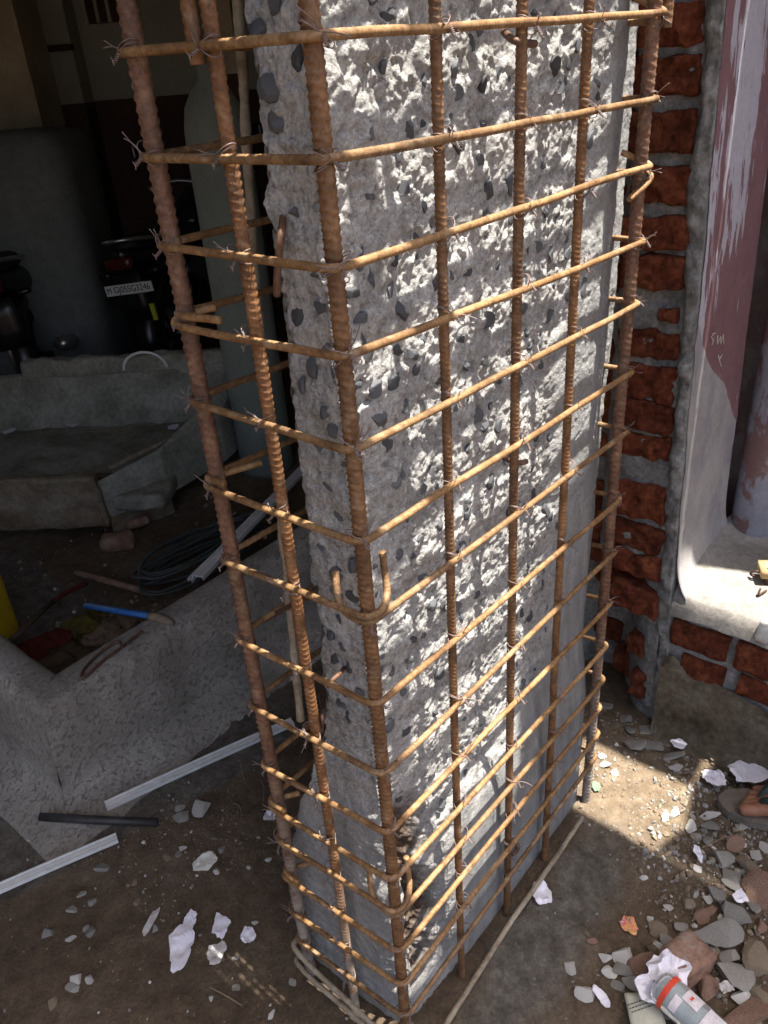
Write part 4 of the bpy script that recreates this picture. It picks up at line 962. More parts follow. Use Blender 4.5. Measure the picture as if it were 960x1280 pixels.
# straws and thin wire bits
for k, (pp, m_) in enumerate([([(300, 950), (303, 965), (305, 975)], 'straw'), ([(290, 1003), (300, 1006), (302, 1018)], 'wire_steel'), ([(326, 975), (331, 985), (329, 1000)], 'wire_steel'),
      ([(262, 1233), (280, 1243), (302, 1255)], 'straw'), ([(878, 1057), (900, 1048), (925, 1040)], 'straw'), ([(783, 1133), (781, 1141), (784, 1147)], 'wire_steel')]):
    P = [onz(x, y, .006)+np.array([0, 0, gz(*onz(x, y)[:2])+.003*(i == 1)]) for i, (x, y) in enumerate(pp)]
    tag(tube('twig', P, .0011, m_, None, 6, 2), ['thin dry straw beside the white channel', 'bent wire scrap near the pale stones', 'curved wire scrap behind the cage bar', 'dry straw on the soil below the grey paper', 'dry straw among the masonry below the sandal', 'tiny wire bit above the sweet wrapper'][k], 'twig')

# ------------------------------------------------------------------ bottle and printed bag in the heap
bt0 = onz(822, 1228, .055); bt1 = onz(930, 1330, .045); ax = bt1-bt0; ln = .235; ax /= np.linalg.norm(ax)
bt = empty('plastic_bottle', bt0); tag(bt, 'clear plastic bottle with a red band and pale label lying on rubble', 'bottle')
sd1 = np.cross(ax, [0, 0, 1]); sd1 /= np.linalg.norm(sd1); sd2 = np.cross(sd1, ax); th = np.arange(32)*2*math.pi/32
def lathe(prof, seg=32):
    t = np.array([p[0] for p in prof]); r_ = np.array([p[1] for p in prof]); th = np.arange(seg)*2*math.pi/seg
    ring = np.cos(th)[:, None]*sd1+np.sin(th)[:, None]*sd2
    return bt0+ring[:, None]*r_[None, :, None]+(ax*t[:, None])[None], gridfaces(seg, len(prof), True)
BR = .031
V, F = lathe([(0, .0), (0, .020), (.004, .0275), (.012, BR), (.02, BR*.97), (.03, BR), (.055, BR), (.06, BR*.97), (.066, BR), (.15, BR), (.17, BR*.98), (.19, .024), (.205, .013), (.23, .0125), (.235, 0)]); keep(mk('shell', V, F, 'clear_plastic'), bt)
V, F = lathe([(.006, 0), (.008, BR*.8), (.03, BR*.93), (.15, BR*.93), (.17, BR*.85), (.171, 0)]); keep(mk('contents', V, F, 'bottle_contents'), bt)
V, F = lathe([(.0185, BR+.0006), (.0285, BR+.0008)]); keep(mk('red_band', V, F, 'label_red'), bt)
V, F = lathe([(.044, BR+.0006), (.060, BR+.0004), (.140, BR+.0008)]); 
def patch(t0, t1, a0, a1, m_):
    A = np.linspace(a0, a1, 8); T = np.linspace(t0, t1, 4)
    V = np.array([[bt0+(BR+.0010)*(math.cos(a)*sd1+math.sin(a)*sd2)+ax*t for t in T] for a in A]); keep(mk('label_patch', V, gridfaces(8, 4), m_), bt)
patch(.038, .052, .4, 1.3, 'label_pale'); patch(.048, .078, 1.35, 2.3, 'label_pale'); patch(.090, .13, .8, 2.2, 'label_pale'); patch(.058, .063, 1.6, 1.9, 'label_red')
bg0 = onz(808, 1272, .02); bgE = empty('printed_bag', bg0); tag(bgE, 'folded off-white printed bag piece beside the crumpled paper', 'bag')
V, F = rbox(.062, .085, .014, (8, 10, 2), .004, .03, .004, 3); keep(mk('bag_body', xf(V, bg0, *rotz(math.atan2(ER[1], ER[0])-.05)), F, 'bag_print'), bgE)
ebx, eby, _z = rotz(math.atan2(ER[1], ER[0])-.05+.28)
for li in range(3):
    x0 = -.024
    while x0 < .020:
        w = rr.uniform(.002, .0065); V, F = rbox(w, .0018, .0006, (1, 1, 1))
        keep(mk('print_mark', xf(V+np.array([x0+w/2, .024-.0065*li, .0105]), bg0, ebx, eby, (0, 0, 1)), F, 'ink_dark', None, False), bgE); x0 += w+.0015

# ------------------------------------------------------------------ left: low concrete tank wall
tank = empty('tank_wall', (.3, 1.05, 0)); tag(tank, 'low L-shaped pale concrete tank wall beyond the cage', 'low wall')
TH = .30
def limb(along, s0, s1, inner, name):
    """wall limb as one swept, battered profile; 'along' x or y"""
    ns = int((s1-s0)/.008); sv = np.linspace(s0, s1, ns)
    prof = [(-.135, -.03), (-.125, .0), (-.085, .012), (-.045, .03), (-.022, .06)]+[(-.02+.016*i/14, .075+(.195*i/14)) for i in range(15)]+[(.000, .284), (.006, .294), (.016, TH), (.035, TH+.003), (.06, TH+.003), (.085, TH+.001), (.097, TH-.006), (.102, TH-.02), (.104, .2), (.106, .1), (.108, -.03)]
    Pf = np.array(prof); S, K = np.meshgrid(sv, np.arange(len(Pf)), indexing='ij')
    off = Pf[K, 0]; z = Pf[K, 1]
    P_ = np.stack([S, off, z], -1) if along == 'x' else np.stack([off, S, z], -1)
    d = .006*fbm(P_, .12, 3, 5)+.0035*fbm(P_, .025, 4, 6)+.0016*fbm(P_, .009, 2, 7)
    off = off-d; z = z+d*.5
    return S, off, z, len(sv), len(Pf)
S, off, z, n1_, n2_ = limb('x', -.058, 2.6, True, 'x')
# mitre the corner: the outer toe runs on to meet the other limb
S2 = S+np.where(S < .06, (off-.0)*np.clip((.06-S)/.118, 0, 1), 0)
keep(mk('long_limb', np.stack([S2, 1.0+off, z], -1), gridfaces(n1_, n2_), 'tank_pitted'), tank)
S, off, z, n1_, n2_ = limb('y', .998, 2.0, True, 'y')
S2 = S+np.where(S < 1.118, off*np.clip((1.118-S)/.12, 0, 1), 0)
keep(mk('short_limb', np.stack([-.058+off, S2+.0005, z+.0008], -1), gridfaces(n1_, n2_)[:, ::-1], 'tank_pitted'), tank)
# bent rusty rod and blue-handled chisel on the wall top
zt = TH+.008
tag(tube('bent_rod', [onz(178, 789, zt), onz(150, 811, zt), onz(128, 826, zt), onz(108, 846, zt), onz(101, 848, zt), onz(103, 838, zt), onz(122, 818, zt), onz(148, 799, zt+.004), onz(152, 808, zt+.006)], .0042, 'rust_dark', None, 9, 2), 'rusty rod bent into a long loop lying on the tank wall', 'rod')
ch = empty('chisel', onz(190, 770, zt)); tag(ch, 'blue-handled chisel with a muddy tip lying across the tank wall', 'chisel')
keep(tube('handle', [onz(107, 757, .27), onz(150, 764, zt-.004), onz(188, 770, zt+.004)], .0085, 'plastic_blue', None, 12), ch)
P = np.array([onz(186, 770, zt+.004), onz(198, 772, zt+.004), onz(208, 775, zt+.003), onz(217, 779, zt)]); V, F = sweep(P, np.array([.010, .013, .011, .006]), 10); keep(mk('tip', V, F, 'rubble_brown'), ch)

# ------------------------------------------------------------------ channels and black pipe lying on the ground
def channel(a, b, w, hgt, mat, label, name='plastic_channel', tk=.0022):
    a = np.array(a); b = np.array(b); ex = b-a; ln = np.linalg.norm(ex); ex /= ln; ey = np.cross([0, 0, 1.0], ex); ey /= np.linalg.norm(ey); ez = np.cross(ex, ey)
    pr = [(-w/2, 0), (-w/2, hgt), (-w*.22, hgt), (-w*.20, hgt-.0016), (-w*.12, hgt-.0016), (-w*.10, hgt), (w*.30, hgt), (w*.33, hgt+.0018), (w/2, hgt+.0018), (w/2, 0), (w/2-tk, 0), (w/2-tk, hgt-tk), (-w/2+tk, hgt-tk*1.6), (-w/2+tk, 0)]
    ts = np.linspace(0, ln, 12); V = []
    for i, t in enumerate(ts):
        bow = .002*math.sin(t/ln*3.1+.3)
        for p_ in pr: V.append(a+ex*t+ey*(p_[0]+bow)+ez*p_[1])
    n = len(pr); F = [[i*n+j, (i+1)*n+j, (i+1)*n+(j+1) % n, i*n+(j+1) % n] for i in range(len(ts)-1) for j in range(n)]
    F += [list(range(n)), list(range((len(ts)-1)*n, len(ts)*n))[::-1]]
    o = mk(name, V, F, mat, None, False); tag(o, label, 'channel'); return o
channel(onz(133, 1010, .008), onz(366, 904, .012), .024, .010, 'pvc_white', 'long white plastic channel leaning along the tank wall toe')
channel(onz(-40, 1131, .012), onz(147, 1049, .008), .022, .010, 'pvc_white', 'shorter white plastic channel with a notched end')
tag(tube('black_pipe', [onz(50, 1021, .042), onz(120, 1025, .030), onz(197, 1028, .014)], .0100, 'pipe_black', None, 14), 'short black pipe lying at the tank wall corner', 'pipe')
channel(onz(248, 725, .25), onz(415, 552, .12), .036, .014, 'pvc_white', 'wide white plastic strip leaning out of the tank behind the cage', tk=.003)
channel(onz(238, 728, .16), onz(292, 676, .18), .018, .012, 'pvc_white', 'short white strip end beside the coiled hose')

# ------------------------------------------------------------------ broken concrete trough
tr = empty('concrete_trough', (.9, 2.4, 0)); tag(tr, 'broken grey concrete trough lying behind the tank wall', 'trough')
def tq(x, y, z): return onz(x, y, z)
zf, zrm = .17, .27
A0 = onz(-150, 672, .06); B0 = onz(136, 660, .06); ex = (B0-A0); ex[2] = 0; tl = np.linalg.norm(ex); ex /= tl; ey = np.array([-ex[1], ex[0], 0])
if ey@EH < 0: ey = -ey
def tbox(name, s0, s1, d0, d1, z0, z1, mat, n, amp=.008, tilt=0.0, seed=0):
    V, F = rbox(s1-s0, d1-d0, z1-z0, tuple(2*q for q in n), amp*1.3, .07, .010, seed)
    V = V+.004*np.stack([fbm(V+k*3.3+seed, .02, 2, 60+k) for k in range(3)], -1)
    V[:, 1] += (V[:, 2])*tilt
    return keep(mk(name, xf(V, A0*np.array([1, 1, 0])+ex*(s0+s1)/2+ey*(d0+d1)/2+np.array([0, 0, (z0+z1)/2]), ex, ey, (0, 0, 1)), F, mat), tr)
tbox('front_lip', 0, tl, 0, .045, .055, .285, 'trough_front', (40, 3, 9), .009, -.10, 1)
tbox('floor', .0, tl+.22, .05, .86, .10, .165, 'trough_concrete', (40, 24, 2), .010, 0, 2)
tbox('back_panel', -.1, tl+.44, .80, .86, .10, .40, 'trough_concrete', (50, 3, 10), .010, .22, 3)
tbox('back_rim', .30, tl+.36, .84, .90, .385, .47, 'trough_concrete', (40, 3, 4), .010, .2, 4)
def tprism(name, pl_, z0, z1, mat):
    n = len(pl_); b = A0*np.array([1, 1, 0]); V = [b+ex*p[0]+ey*p[1]+np.array([0, 0, z0]) for p in pl_]+[b+ex*p[0]*1.0+ey*p[1]+np.array([0, 0, z1 if len(p) < 3 else p[2]]) for p in pl_]
    F = [list(range(n))[::-1], list(range(n, 2*n))]+[[i, (i+1) % n, n+(i+1) % n, n+i] for i in range(n)]
    return keep(mk(name, V, F, mat, None, False), tr)
tprism('end_wall', [(tl-.005, .02, .25), (tl+.19, .20, .29), (tl+.36, .50, .30), (tl+.44, .80, .42), (tl+.38, .82, .42), (tl+.30, .52, .28), (tl+.15, .24, .26), (tl-.01, .06, .22)], .09, .3, 'trough_concrete')
tprism('end_skirt', [(tl+.0, .03, .09), (tl+.19, .21, .09), (tl+.14, .30, .09), (tl-.02, .12, .09)], .0, .09, 'trough_front')
V, F = rbox(.62, .05, .045, (10, 2, 2), .003, .06, .003, 4); pb = A0*np.array([1, 1, 0])+ex*(tl-.24)+ey*.12+np.array([0, 0, .205])
pk = mk('wood_batten', xf(V, pb, ex, ey, (0, 0, 1)), F, 'wood_dark'); tag(pk, 'dark wooden batten with nails lying inside the trough', 'batten')
P = [A0*np.array([1, 1, 0])+ex*(tl-.01)+ey*.16+np.array([0, 0, .235]), A0*np.array([1, 1, 0])+ex*(tl+.27)+ey*.40+np.array([0, 0, .29])]
tag(tube('wood_stick', P, .012, 'trough_front', None, 8), 'thin stick resting on the broken end of the trough', 'stick')
gq = np.random.RandomState(3)
wires = MB()
for k in range(9):
    c0 = A0*np.array([1, 1, 0])+ex*(tl+gq.uniform(-.25, .15))+ey*gq.uniform(.3, .72)+np.array([0, 0, .175])
    a = gq.uniform(0, 6.28); P = [c0]
    for j in range(7): a += gq.uniform(-.6, .6); P.append(P[-1]+(ex*math.cos(a)+ey*math.sin(a))*.045+np.array([0, 0, gq.uniform(-.002, .003)]))
    P = np.array(P); P[:, 2] = np.maximum(P[:, 2], .172); wires.add(*sweep(smoothpath(P, 2), .0016, 5))
tag(wires.build('dry_roots', 'straw'), 'tangle of dry thin roots on the trough floor', 'roots', kind='stuff')
for k, (x, y) in enumerate(((12, 540), (92, 531), (216, 535))):
    paper(x, y, 17, 11, 50+k, z=.175, label=['lilac paper scrap at the far left of the trough floor', 'lilac paper scrap in the middle of the trough floor', 'lilac paper scrap at the broken end of the trough'][k] if k else 'lilac paper scrap on the trough floor away from the roots', group='paper scraps in the trough', lift=.004)
# bricks under the trough
for k, (x, y, s, lab) in enumerate(((147, 677, .075, 'round broken brick lump propping the trough front'), (172, 652, .055, 'reddish brick lump under the trough end'))):
    c = onz(x, y, .03); V, F = rbox(s*1.7, s, s*.8, (6, 5, 4), .010, .05, .02, 30+k); e = mk('prop_brick', xf(V, c, *rotz(-.8+.3*k)), F, 'rubble_red'); tag(e, lab, 'brick')
# coiled hose in the tank
hm = MB()
for k in range(11):
    c0 = onz(228, 716, .06); a0 = gq.uniform(.32, .42); b0 = gq.uniform(.05, .10); t = np.linspace(0, 2*math.pi, 50)
    d1 = (onz(300, 680, .06)-onz(190, 740, .06)); d1 /= np.linalg.norm(d1); d2 = np.cross([0, 0, 1], d1)
    cc0 = c0+d1*gq.uniform(-.02, .02)+d2*gq.uniform(-.03, .03)+d1*.10
    P = cc0+np.outer(np.cos(t)*a0*.62, d1)+np.outer(np.sin(t)*b0, d2)+np.outer(np.sin(t*2+k)*.012+.012*k*.6, [0, 0, 1]); hm.add(*sweep(P, .0055, 7, False))
tag(hm.build('hose_coil', 'hose_dark'), 'coil of thin dark hose lying inside the tank', 'hose')
tag(tube('red_pipe', [onz(95, 716, .06), onz(140, 728, .06), onz(190, 742, .05)], .012, 'rubble_red', None, 10), 'dull red pipe lying inside the tank', 'pipe')
sp_ = empty('shovel', onz(60, 760, .1)); tag(sp_, 'muddy shovel handle with a red grip inside the tank', 'shovel')
keep(tube('handle', [onz(12, 802, .12), onz(40, 776, .10), onz(66, 752, .08)], .009, 'wood_dark', None, 10), sp_); keep(tube('grip', [onz(64, 754, .08), onz(80, 742, .08), onz(108, 729, .07)], .008, 'cloth_red', None, 10, 1), sp_)
# rag heap in the tank
def rag(x, y, z, s, mat, seed, lab):
    c = onz(x, y, z); bm = bmesh.new(); bmesh.ops.create_icosphere(bm, subdivisions=4, radius=1); V = np.array([v.co[:] for v in bm.verts]); Fq = [[v.index for v in f.verts] for f in bm.faces]; bm.free()
    V = V*np.array([s, s*.8, s*.45]); V = V*(1+.7*fbm(V+seed, s*.6, 4, seed)[:, None]); V = V+.030*np.stack([fbm(V*np.array([1, .35, 1])+seed+k, .035, 3, k+seed) for k in range(3)], -1)
    tag(mk('rag', V+c, Fq, mat), lab, 'rag')
rag(52, 812, .05, .075, 'cloth_red', 3, 'dark red cloth bundle in the tank corner')
rag(100, 785, .03, .085, 'cloth_olive', 4, 'olive patterned rag heap inside the tank')
rag(140, 790, .07, .07, 'cloth_pale', 5, 'pale brown rag by the chisel handle')
rag(75, 838, .03, .10, 'wood_dark', 6, 'dark sacking beneath the red cloth in the tank')
# yellow jerrycan
yc = onz(2, 790, .06); ye_ = empty('yellow_jerrycan', (yc[0], yc[1], 0)); tag(ye_, 'yellow plastic jerrycan standing inside the tank', 'jerrycan')
V, F = rbox(.20, .16, .30, (10, 8, 12), .003, .1, .045, 2); keep(mk('can_body', xf(V, (yc[0]-ER[0]*.065, yc[1]-ER[1]*.065, .155), ER, EH, (0, 0, 1)), F, 'plastic_yellow'), ye_)
keep(tube('can_handle', [np.array([yc[0], yc[1], .30])-ER*.12, np.array([yc[0], yc[1], .345])-ER*.10, np.array([yc[0], yc[1], .345])-ER*.03, np.array([yc[0], yc[1], .30])-ER*.01], .011, 'plastic_yellow', None, 10, 2), ye_)
# hoop standing behind the trough
c = ond(180, 452, 3.35); t = np.linspace(0, math.pi, 24); P = c+np.outer(np.cos(t)*.09, ER)+np.outer(np.sin(t)*.07-.03, [0, 0, 1]); tag(tube('plastic_hoop', P, .006, 'pvc_white', None, 8), 'white plastic hoop showing above the trough rim', 'hoop')

# ------------------------------------------------------------------ motorcycle in the garage
def loft(secs, seg=20, ex_=2.4):
    """secs: (x, half width, z centre, half height)"""
    th = np.arange(seg)*2*math.pi/seg; c, s = np.cos(th), np.sin(th)
    cx_ = np.sign(c)*np.abs(c)**(2/ex_); sx_ = np.sign(s)*np.abs(s)**(2/ex_)
    V = np.array([[(x, w*a, z+h*b) for a, b in zip(cx_, sx_)] for x, w, z, h in secs]).reshape(-1, 3); n = len(secs)
    F = [[i*seg+j, i*seg+(j+1) % seg, (i+1)*seg+(j+1) % seg, (i+1)*seg+j] for i in range(n-1) for j in range(seg)]
    F += [list(range(seg))[::-1], list(range((n-1)*seg, n*seg))]
    return V, F
def dense(secs, k=5):
    s = np.array(secs, float); t = np.arange(len(s)); tt = np.linspace(0, len(s)-1, (len(s)-1)*k+1); from_ = np.stack([np.interp(tt, t, s[:, i]) for i in range(4)], -1)
    for _ in range(3): from_[1:-1] = (from_[:-2]+2*from_[1:-1]+from_[2:])/4
    return from_.tolist()
def torus(R_, r_, cx, cz, ns=40, nr=10, sq=1.0):
    u = np.arange(ns)*2*math.pi/ns; v = np.arange(nr)*2*math.pi/nr; U, Vv = np.meshgrid(u, v, indexing='ij')
    V = np.stack([cx+(R_+r_*np.cos(Vv))*np.cos(U), r_*sq*np.sin(Vv), cz+(R_+r_*np.cos(Vv))*np.sin(U)], -1).reshape(-1, 3)
    i, j = np.meshgrid(np.arange(ns), np.arange(nr), indexing='ij'); i2 = (i+1) % ns; j2 = (j+1) % nr
    return V, np.stack([i*nr+j, i2*nr+j, i2*nr+j2, i*nr+j2], -1).reshape(-1, 4)
def text_mesh(txt, size, mat):
    cu = bpy.data.curves.new('plate_text', 'FONT'); cu.body = txt; cu.size = size; cu.align_x = 'CENTER'; cu.align_y = 'CENTER'; cu.extrude = .0006
    to = bpy.data.objects.new('t', cu); COL.objects.link(to); dg = bpy.context.evaluated_depsgraph_get(); dg.update()
    me = bpy.data.meshes.new_from_object(to.evaluated_get(dg)); bpy.data.objects.remove(to); me.name = 'plate_text'; me.materials.clear(); me.materials.append(MATS[mat]); return me
def motorcycle(loc, head, lean, label, plate=True):
    e = empty('motorcycle', loc, (lean, 0, head)); tag(e, label, 'motorcycle', None)
    def pt(nm, V, F, m, smooth=True, parent=None): return mk(nm, V, F, m, parent or e, smooth)
    for cx in (0, 1.27):
        w = pt('wheel', *torus(.235, .055, cx, .29), 'tyre'); rmo = pt('rim', *torus(.185, .016, cx, .29, 40, 8), 'chrome', True, w)
        hb_ = MB(); hb_.add(*sweep([(cx, -.07, .29), (cx, .07, .29)], .035, 14))
        for k in range(6):
            a = k*math.pi/3; hb_.add(*sweep([(cx, 0, .29), (cx+.18*math.cos(a), 0, .29+.18*math.sin(a))], .011, 6))
        hb_.build('spokes', 'black_plastic', w)
    pt('seat', *loft(dense([(-.30, .03, .83, .015), (-.26, .085, .83, .035), (-.05, .115, .82, .05), (.2, .125, .79, .05), (.42, .12, .76, .05), (.56, .09, .77, .05), (.60, .04, .77, .03)])), 'black_seat')
    pt('tail_panel', *loft(dense([(-.36, .02, .80, .02), (-.32, .07, .78, .04), (-.1, .12, .73, .07), (.2, .15, .68, .10), (.45, .14, .64, .12), (.6, .08, .62, .10)])), 'black_plastic')
    pt('fuel_tank', *loft(dense([(.50, .05, .80, .04), (.58, .12, .83, .09), (.75, .16, .88, .12), (.95, .14, .90, .11), (1.06, .06, .88, .06)])), 'black_plastic')
    for s in (-1, 1):
        V, F = loft(dense([(.05, .010, .62, .03), (.15, .014, .60, .08), (.35, .016, .58, .10), (.5, .012, .56, .06)])); V[:, 1] += s*.15; pt('side_panel', V, F, 'black_plastic')
        pt('shock_absorber', *sweep([(.02, s*.10, .33), (.12, s*.11, .62)], .022, 10), 'chrome')
        pt('indicator', *(lambda q: (q[0]+np.array([-.30, s*.14, .70]), q[1]))(rbox(.05, .07, .03, (3, 3, 2), 0, .1, .012)), 'black_plastic')
        pt('fork_leg', *sweep([(1.27, s*.08, .29), (1.06, s*.08, .93)], .02, 10), 'chrome')
        pt('mirror_stem', *sweep(smoothpath([(.98, s*.24, 1.02), (.97, s*.30, 1.12), (.96, s*.36, 1.18)], 1), .007, 8), 'black_plastic')
        V, F = rbox(.03, .13, .09, (3, 6, 5), 0, .1, .014); pt('mirror', V+np.array([.95, s*.38, 1.22]), F, 'black_plastic')
    fr = [(.29*math.cos(a)*1.08, 0, .29+.29*math.sin(a)*1.10) for a in np.linspace(.6, 3.2, 14)]
    V, F = sweep(fr, .05, 12); V[:, 1] *= 1.3; pt('rear_fender', V, F, 'black_plastic')
    ff = [(1.27+.31*math.cos(a), 0, .29+.31*math.sin(a)) for a in np.linspace(.2, 2.6, 14)]
    V, F = sweep(ff, .035, 10); V[:, 1] *= 1.6; pt('front_fender', V, F, 'black_plastic')
    pt('plate_holder', *(lambda q: (q[0]+np.array([-.335, 0, .58]), q[1]))(rbox(.02, .16, .24, (2, 3, 3), 0, .1, .006)), 'black_plastic')
    V, F = rbox(.05, .15, .06, (3, 5, 3), 0, .1, .014); pt('tail_lamp', V+np.array([-.37, 0, .76]), F, 'lamp_red')
    pt('grab_rail', *sweep(smoothpath([(.05, -.14, .80), (-.30, -.12, .86), (-.38, 0, .87), (-.30, .12, .86), (.05, .14, .80)], 2), .011, 8), 'chrome')
    pt('exhaust', *sweep(smoothpath([(.75, -.12, .30), (.5, -.17, .27), (.2, -.18, .30), (-.25, -.19, .40)], 2), np.linspace(.022, .05, 14)[:len(smoothpath([(0,0,0)]*4, 2))] if False else .04, 12), 'chrome')
    V, F = rbox(.36, .24, .34, (6, 5, 6), .008, .05, .03, 4); pt('engine', V+np.array([.62, 0, .42]), F, 'black_plastic')
    pt('frame_tube', *sweep(smoothpath([(0, 0, .30), (.35, 0, .36), (.5, 0, .62), (1.02, 0, .86)], 2), .03, 10), 'black_plastic')
    pt('handlebar', *sweep(smoothpath([(.86, -.36, 1.0), (.95, -.22, 1.03), (1.02, -.08, .98), (1.02, .08, .98), (.95, .22, 1.03), (.86, .36, 1.0)], 2), .013, 8), 'chrome')
    V, F = rbox(.16, .20, .22, (6, 6, 6), .004, .1, .07, 6); pt('headlamp', V+np.array([1.14, 0, .92]), F, 'black_plastic')
    pt('stand', *sweep([(.45, .10, .30), (.30, .34, .01)], .012, 8), 'chrome')
    if plate:
        V, F = rbox(.012, .025, .085, (1, 2, 3)); pt('sticker', V+np.array([-.352, -.10, .50]), F, 'sticker_lime', False)
        V, F = rbox(.006, .27, .052, (1, 1, 1), 0, .1); pl_ = pt('number_plate', V+np.array([-.352, 0, .63]), F, 'plate_white', False)
        for tx, dy, sz in (('M', .112, .040), ('GJ05SG3246', -.018, .046)):
            me = text_mesh(tx, sz, 'plate_black'); o = link('plate_text', me, pl_, (-.3565, dy, .63)); o.matrix_local = Matrix(((0, 0, -1, -.3562), (-1, 0, 0, dy), (0, 1, 0, .63), (0, 0, 0, 1)))
            o.scale = (.88, 1, 1)
    return e
pc = ond(175, 362, 0); 
tgt = onz(166, 360, .63)
hd = math.atan2(EH[1], EH[0])-.35
ct, st_ = math.cos(hd), math.sin(hd)
motorcycle((tgt[0]+.352*ct, tgt[1]+.352*st_, 0), hd+.12, -.10, 'black motorcycle with a white number plate parked behind the trough')
t2 = ond(30, 330, 4.5)
motorcycle((t2[0], t2[1], 0), hd+.55, -.16, 'black motorcycle parked crosswise beside the covered crate', False)

# ------------------------------------------------------------------ person at the right edge (only a foot shows)
pe = empty('person', (.90, -.50, 0)); tag(pe, 'person in dark trousers and sandals standing beside the plinth', 'person')
def skin_mesh(name, joints, edges, mat, root=0, sub=2):
    me = bpy.data.meshes.new(name); me.from_pydata([j[0] for j in joints], edges, []); o = bpy.data.objects.new(name, me); COL.objects.link(o)
    md = o.modifiers.new('s', 'SKIN'); md.use_smooth_shade = True
    for i, j in enumerate(joints):
        sv = me.skin_vertices[0].data[i]; rr_ = j[1]; sv.radius = rr_ if hasattr(rr_, '__len__') else (rr_, rr_); sv.use_root = (i == root)
    ss = o.modifiers.new('u', 'SUBSURF'); ss.levels = sub; ss.render_levels = sub
    dg = bpy.context.evaluated_depsgraph_get(); dg.update(); m2 = bpy.data.meshes.new_from_object(o.evaluated_get(dg)); m2.name = name
    bpy.data.objects.remove(o); m2.materials.clear(); m2.materials.append(MATS[mat]); m2.polygons.foreach_set('use_smooth', [True]*len(m2.polygons))
    return keep(link(name, m2), pe)
toe = onz(911, 1001, .02); toe[2] = 0; hdir = np.array([.34, -.94, 0]); hdir /= np.linalg.norm(hdir); side = np.array([-hdir[1], hdir[0], 0])   # towards the heel; side points to +x
def foot_pts(t, h, s, f0): return tuple((f0+hdir*t+side*s+np.array([0, 0, h])).tolist())
f0 = toe; f1 = toe+np.array([.02, -.50, 0])-side*.05
SO = .022
# body: one continuous skinned figure
def leg(f, hip):
    P = lambda t, s, h: tuple((f+hdir*t+side*s+np.array([0, 0, h])).tolist())
    return [(P(.205, 0, SO+.055), (.036, .034)), (P(.215, 0, .13), (.034, .034)), (P(.22, 0, .30), (.05, .05)), (tuple((np.array(P(.19, 0, .50))*.9+np.array([hip[0], hip[1], .5])*.1).tolist()), (.055, .055)), (tuple((np.array(P(.2, 0, .72))*.4+np.array([hip[0], hip[1], .72])*.6).tolist()), (.075, .075)), (hip, (.09, .085))]
pel = (f0+f1)/2+hdir*.24; pel = np.array([pel[0], pel[1], .93])
h0 = tuple((pel-side*.09).tolist()); h1 = tuple((pel+side*.09).tolist())
P = lambda dx, dy, z: tuple((np.array([pel[0], pel[1], 0])+side*dx+hdir*dy+np.array([0, 0, z])).tolist())
J = [(P(0, 0, .98), (.13, .10))]; Ed = []
for f, h in ((f0, h0), (f1, h1)):
    b = len(J); lg = leg(f, h); J += lg; Ed += [(b+i, b+i+1) for i in range(5)]+[(b+5, 0)]
b = len(J); J += [(P(0, 0, 1.12), (.13, .095)), (P(0, .01, 1.28), (.15, .10)), (P(0, .01, 1.42), (.13, .085)), (P(0, 0, 1.50), (.055, .055)), (P(0, -.01, 1.56), (.05, .052)), (P(0, -.015, 1.63), (.068, .080)), (P(0, -.012, 1.71), (.066, .080))]
Ed += [(0, b), (b, b+1), (b+1, b+2), (b+2, b+3), (b+3, b+4), (b+4, b+5), (b+5, b+6)]
for s in (-1, 1):
    a = len(J); J += [(P(s*.19, .01, 1.41), (.055, .055)), (P(s*.24, .03, 1.14), (.042, .042)), (P(s*.23, -.03, .90), (.030, .030)), (P(s*.225, -.05, .84), (.026, .034)), (P(s*.222, -.06, .78), (.018, .036))]
    Ed += [(b+2, a), (a, a+1), (a+1, a+2), (a+2, a+3), (a+3, a+4)]
    for k in range(4):
        q = len(J); off = -.030+.02*k
        J += [(P(s*.222, -.06+off, .735), (.009, .009)), (P(s*.217, -.062+off, .705), (.008, .008)), (P(s*.208, -.064+off, .683-.006*abs(k-1.5)), (.0075, .0075))]; Ed += [(a+4, q), (q, q+1), (q+1, q+2)]
    q = len(J); J += [(P(s*.205, -.105, .79), (.010, .010)), (P(s*.200, -.115, .755), (.009, .009))]; Ed += [(a+3, q), (q, q+1)]
# feet with toes, on the same body
for li, f in ((1, f0), (7, f1)):
    Q = lambda t, s, h: tuple((f+hdir*t+side*s+np.array([0, 0, h])).tolist())
    a = len(J); J += [(Q(.245, 0, SO+.030), (.028, .026)), (Q(.15, 0, SO+.040), (.034, .032)), (Q(.085, 0, SO+.026), (.040, .022))]; Ed += [(li, a), (li, a+1), (a+1, a+2)]
    sg = -1 if f is f0 else 1
    for k in range(5):
        s = sg*(.030-.0160*k); ln = (.0, .006, .012, .020, .030)[k]; r_ = (.0150, .0104, .0100, .0096, .0094)[k]; q = len(J)
        J += [(Q(.050+ln*.5, s, SO+.018), r_*1.05), (Q(.030+ln, s*1.05, SO+.016), r_), (Q(.018+ln, s*1.06, SO+.011), r_*.85)]; Ed += [(a+2, q), (q, q+1), (q+1, q+2)]
skin_mesh('body', J, Ed, 'skin', 0, 2)
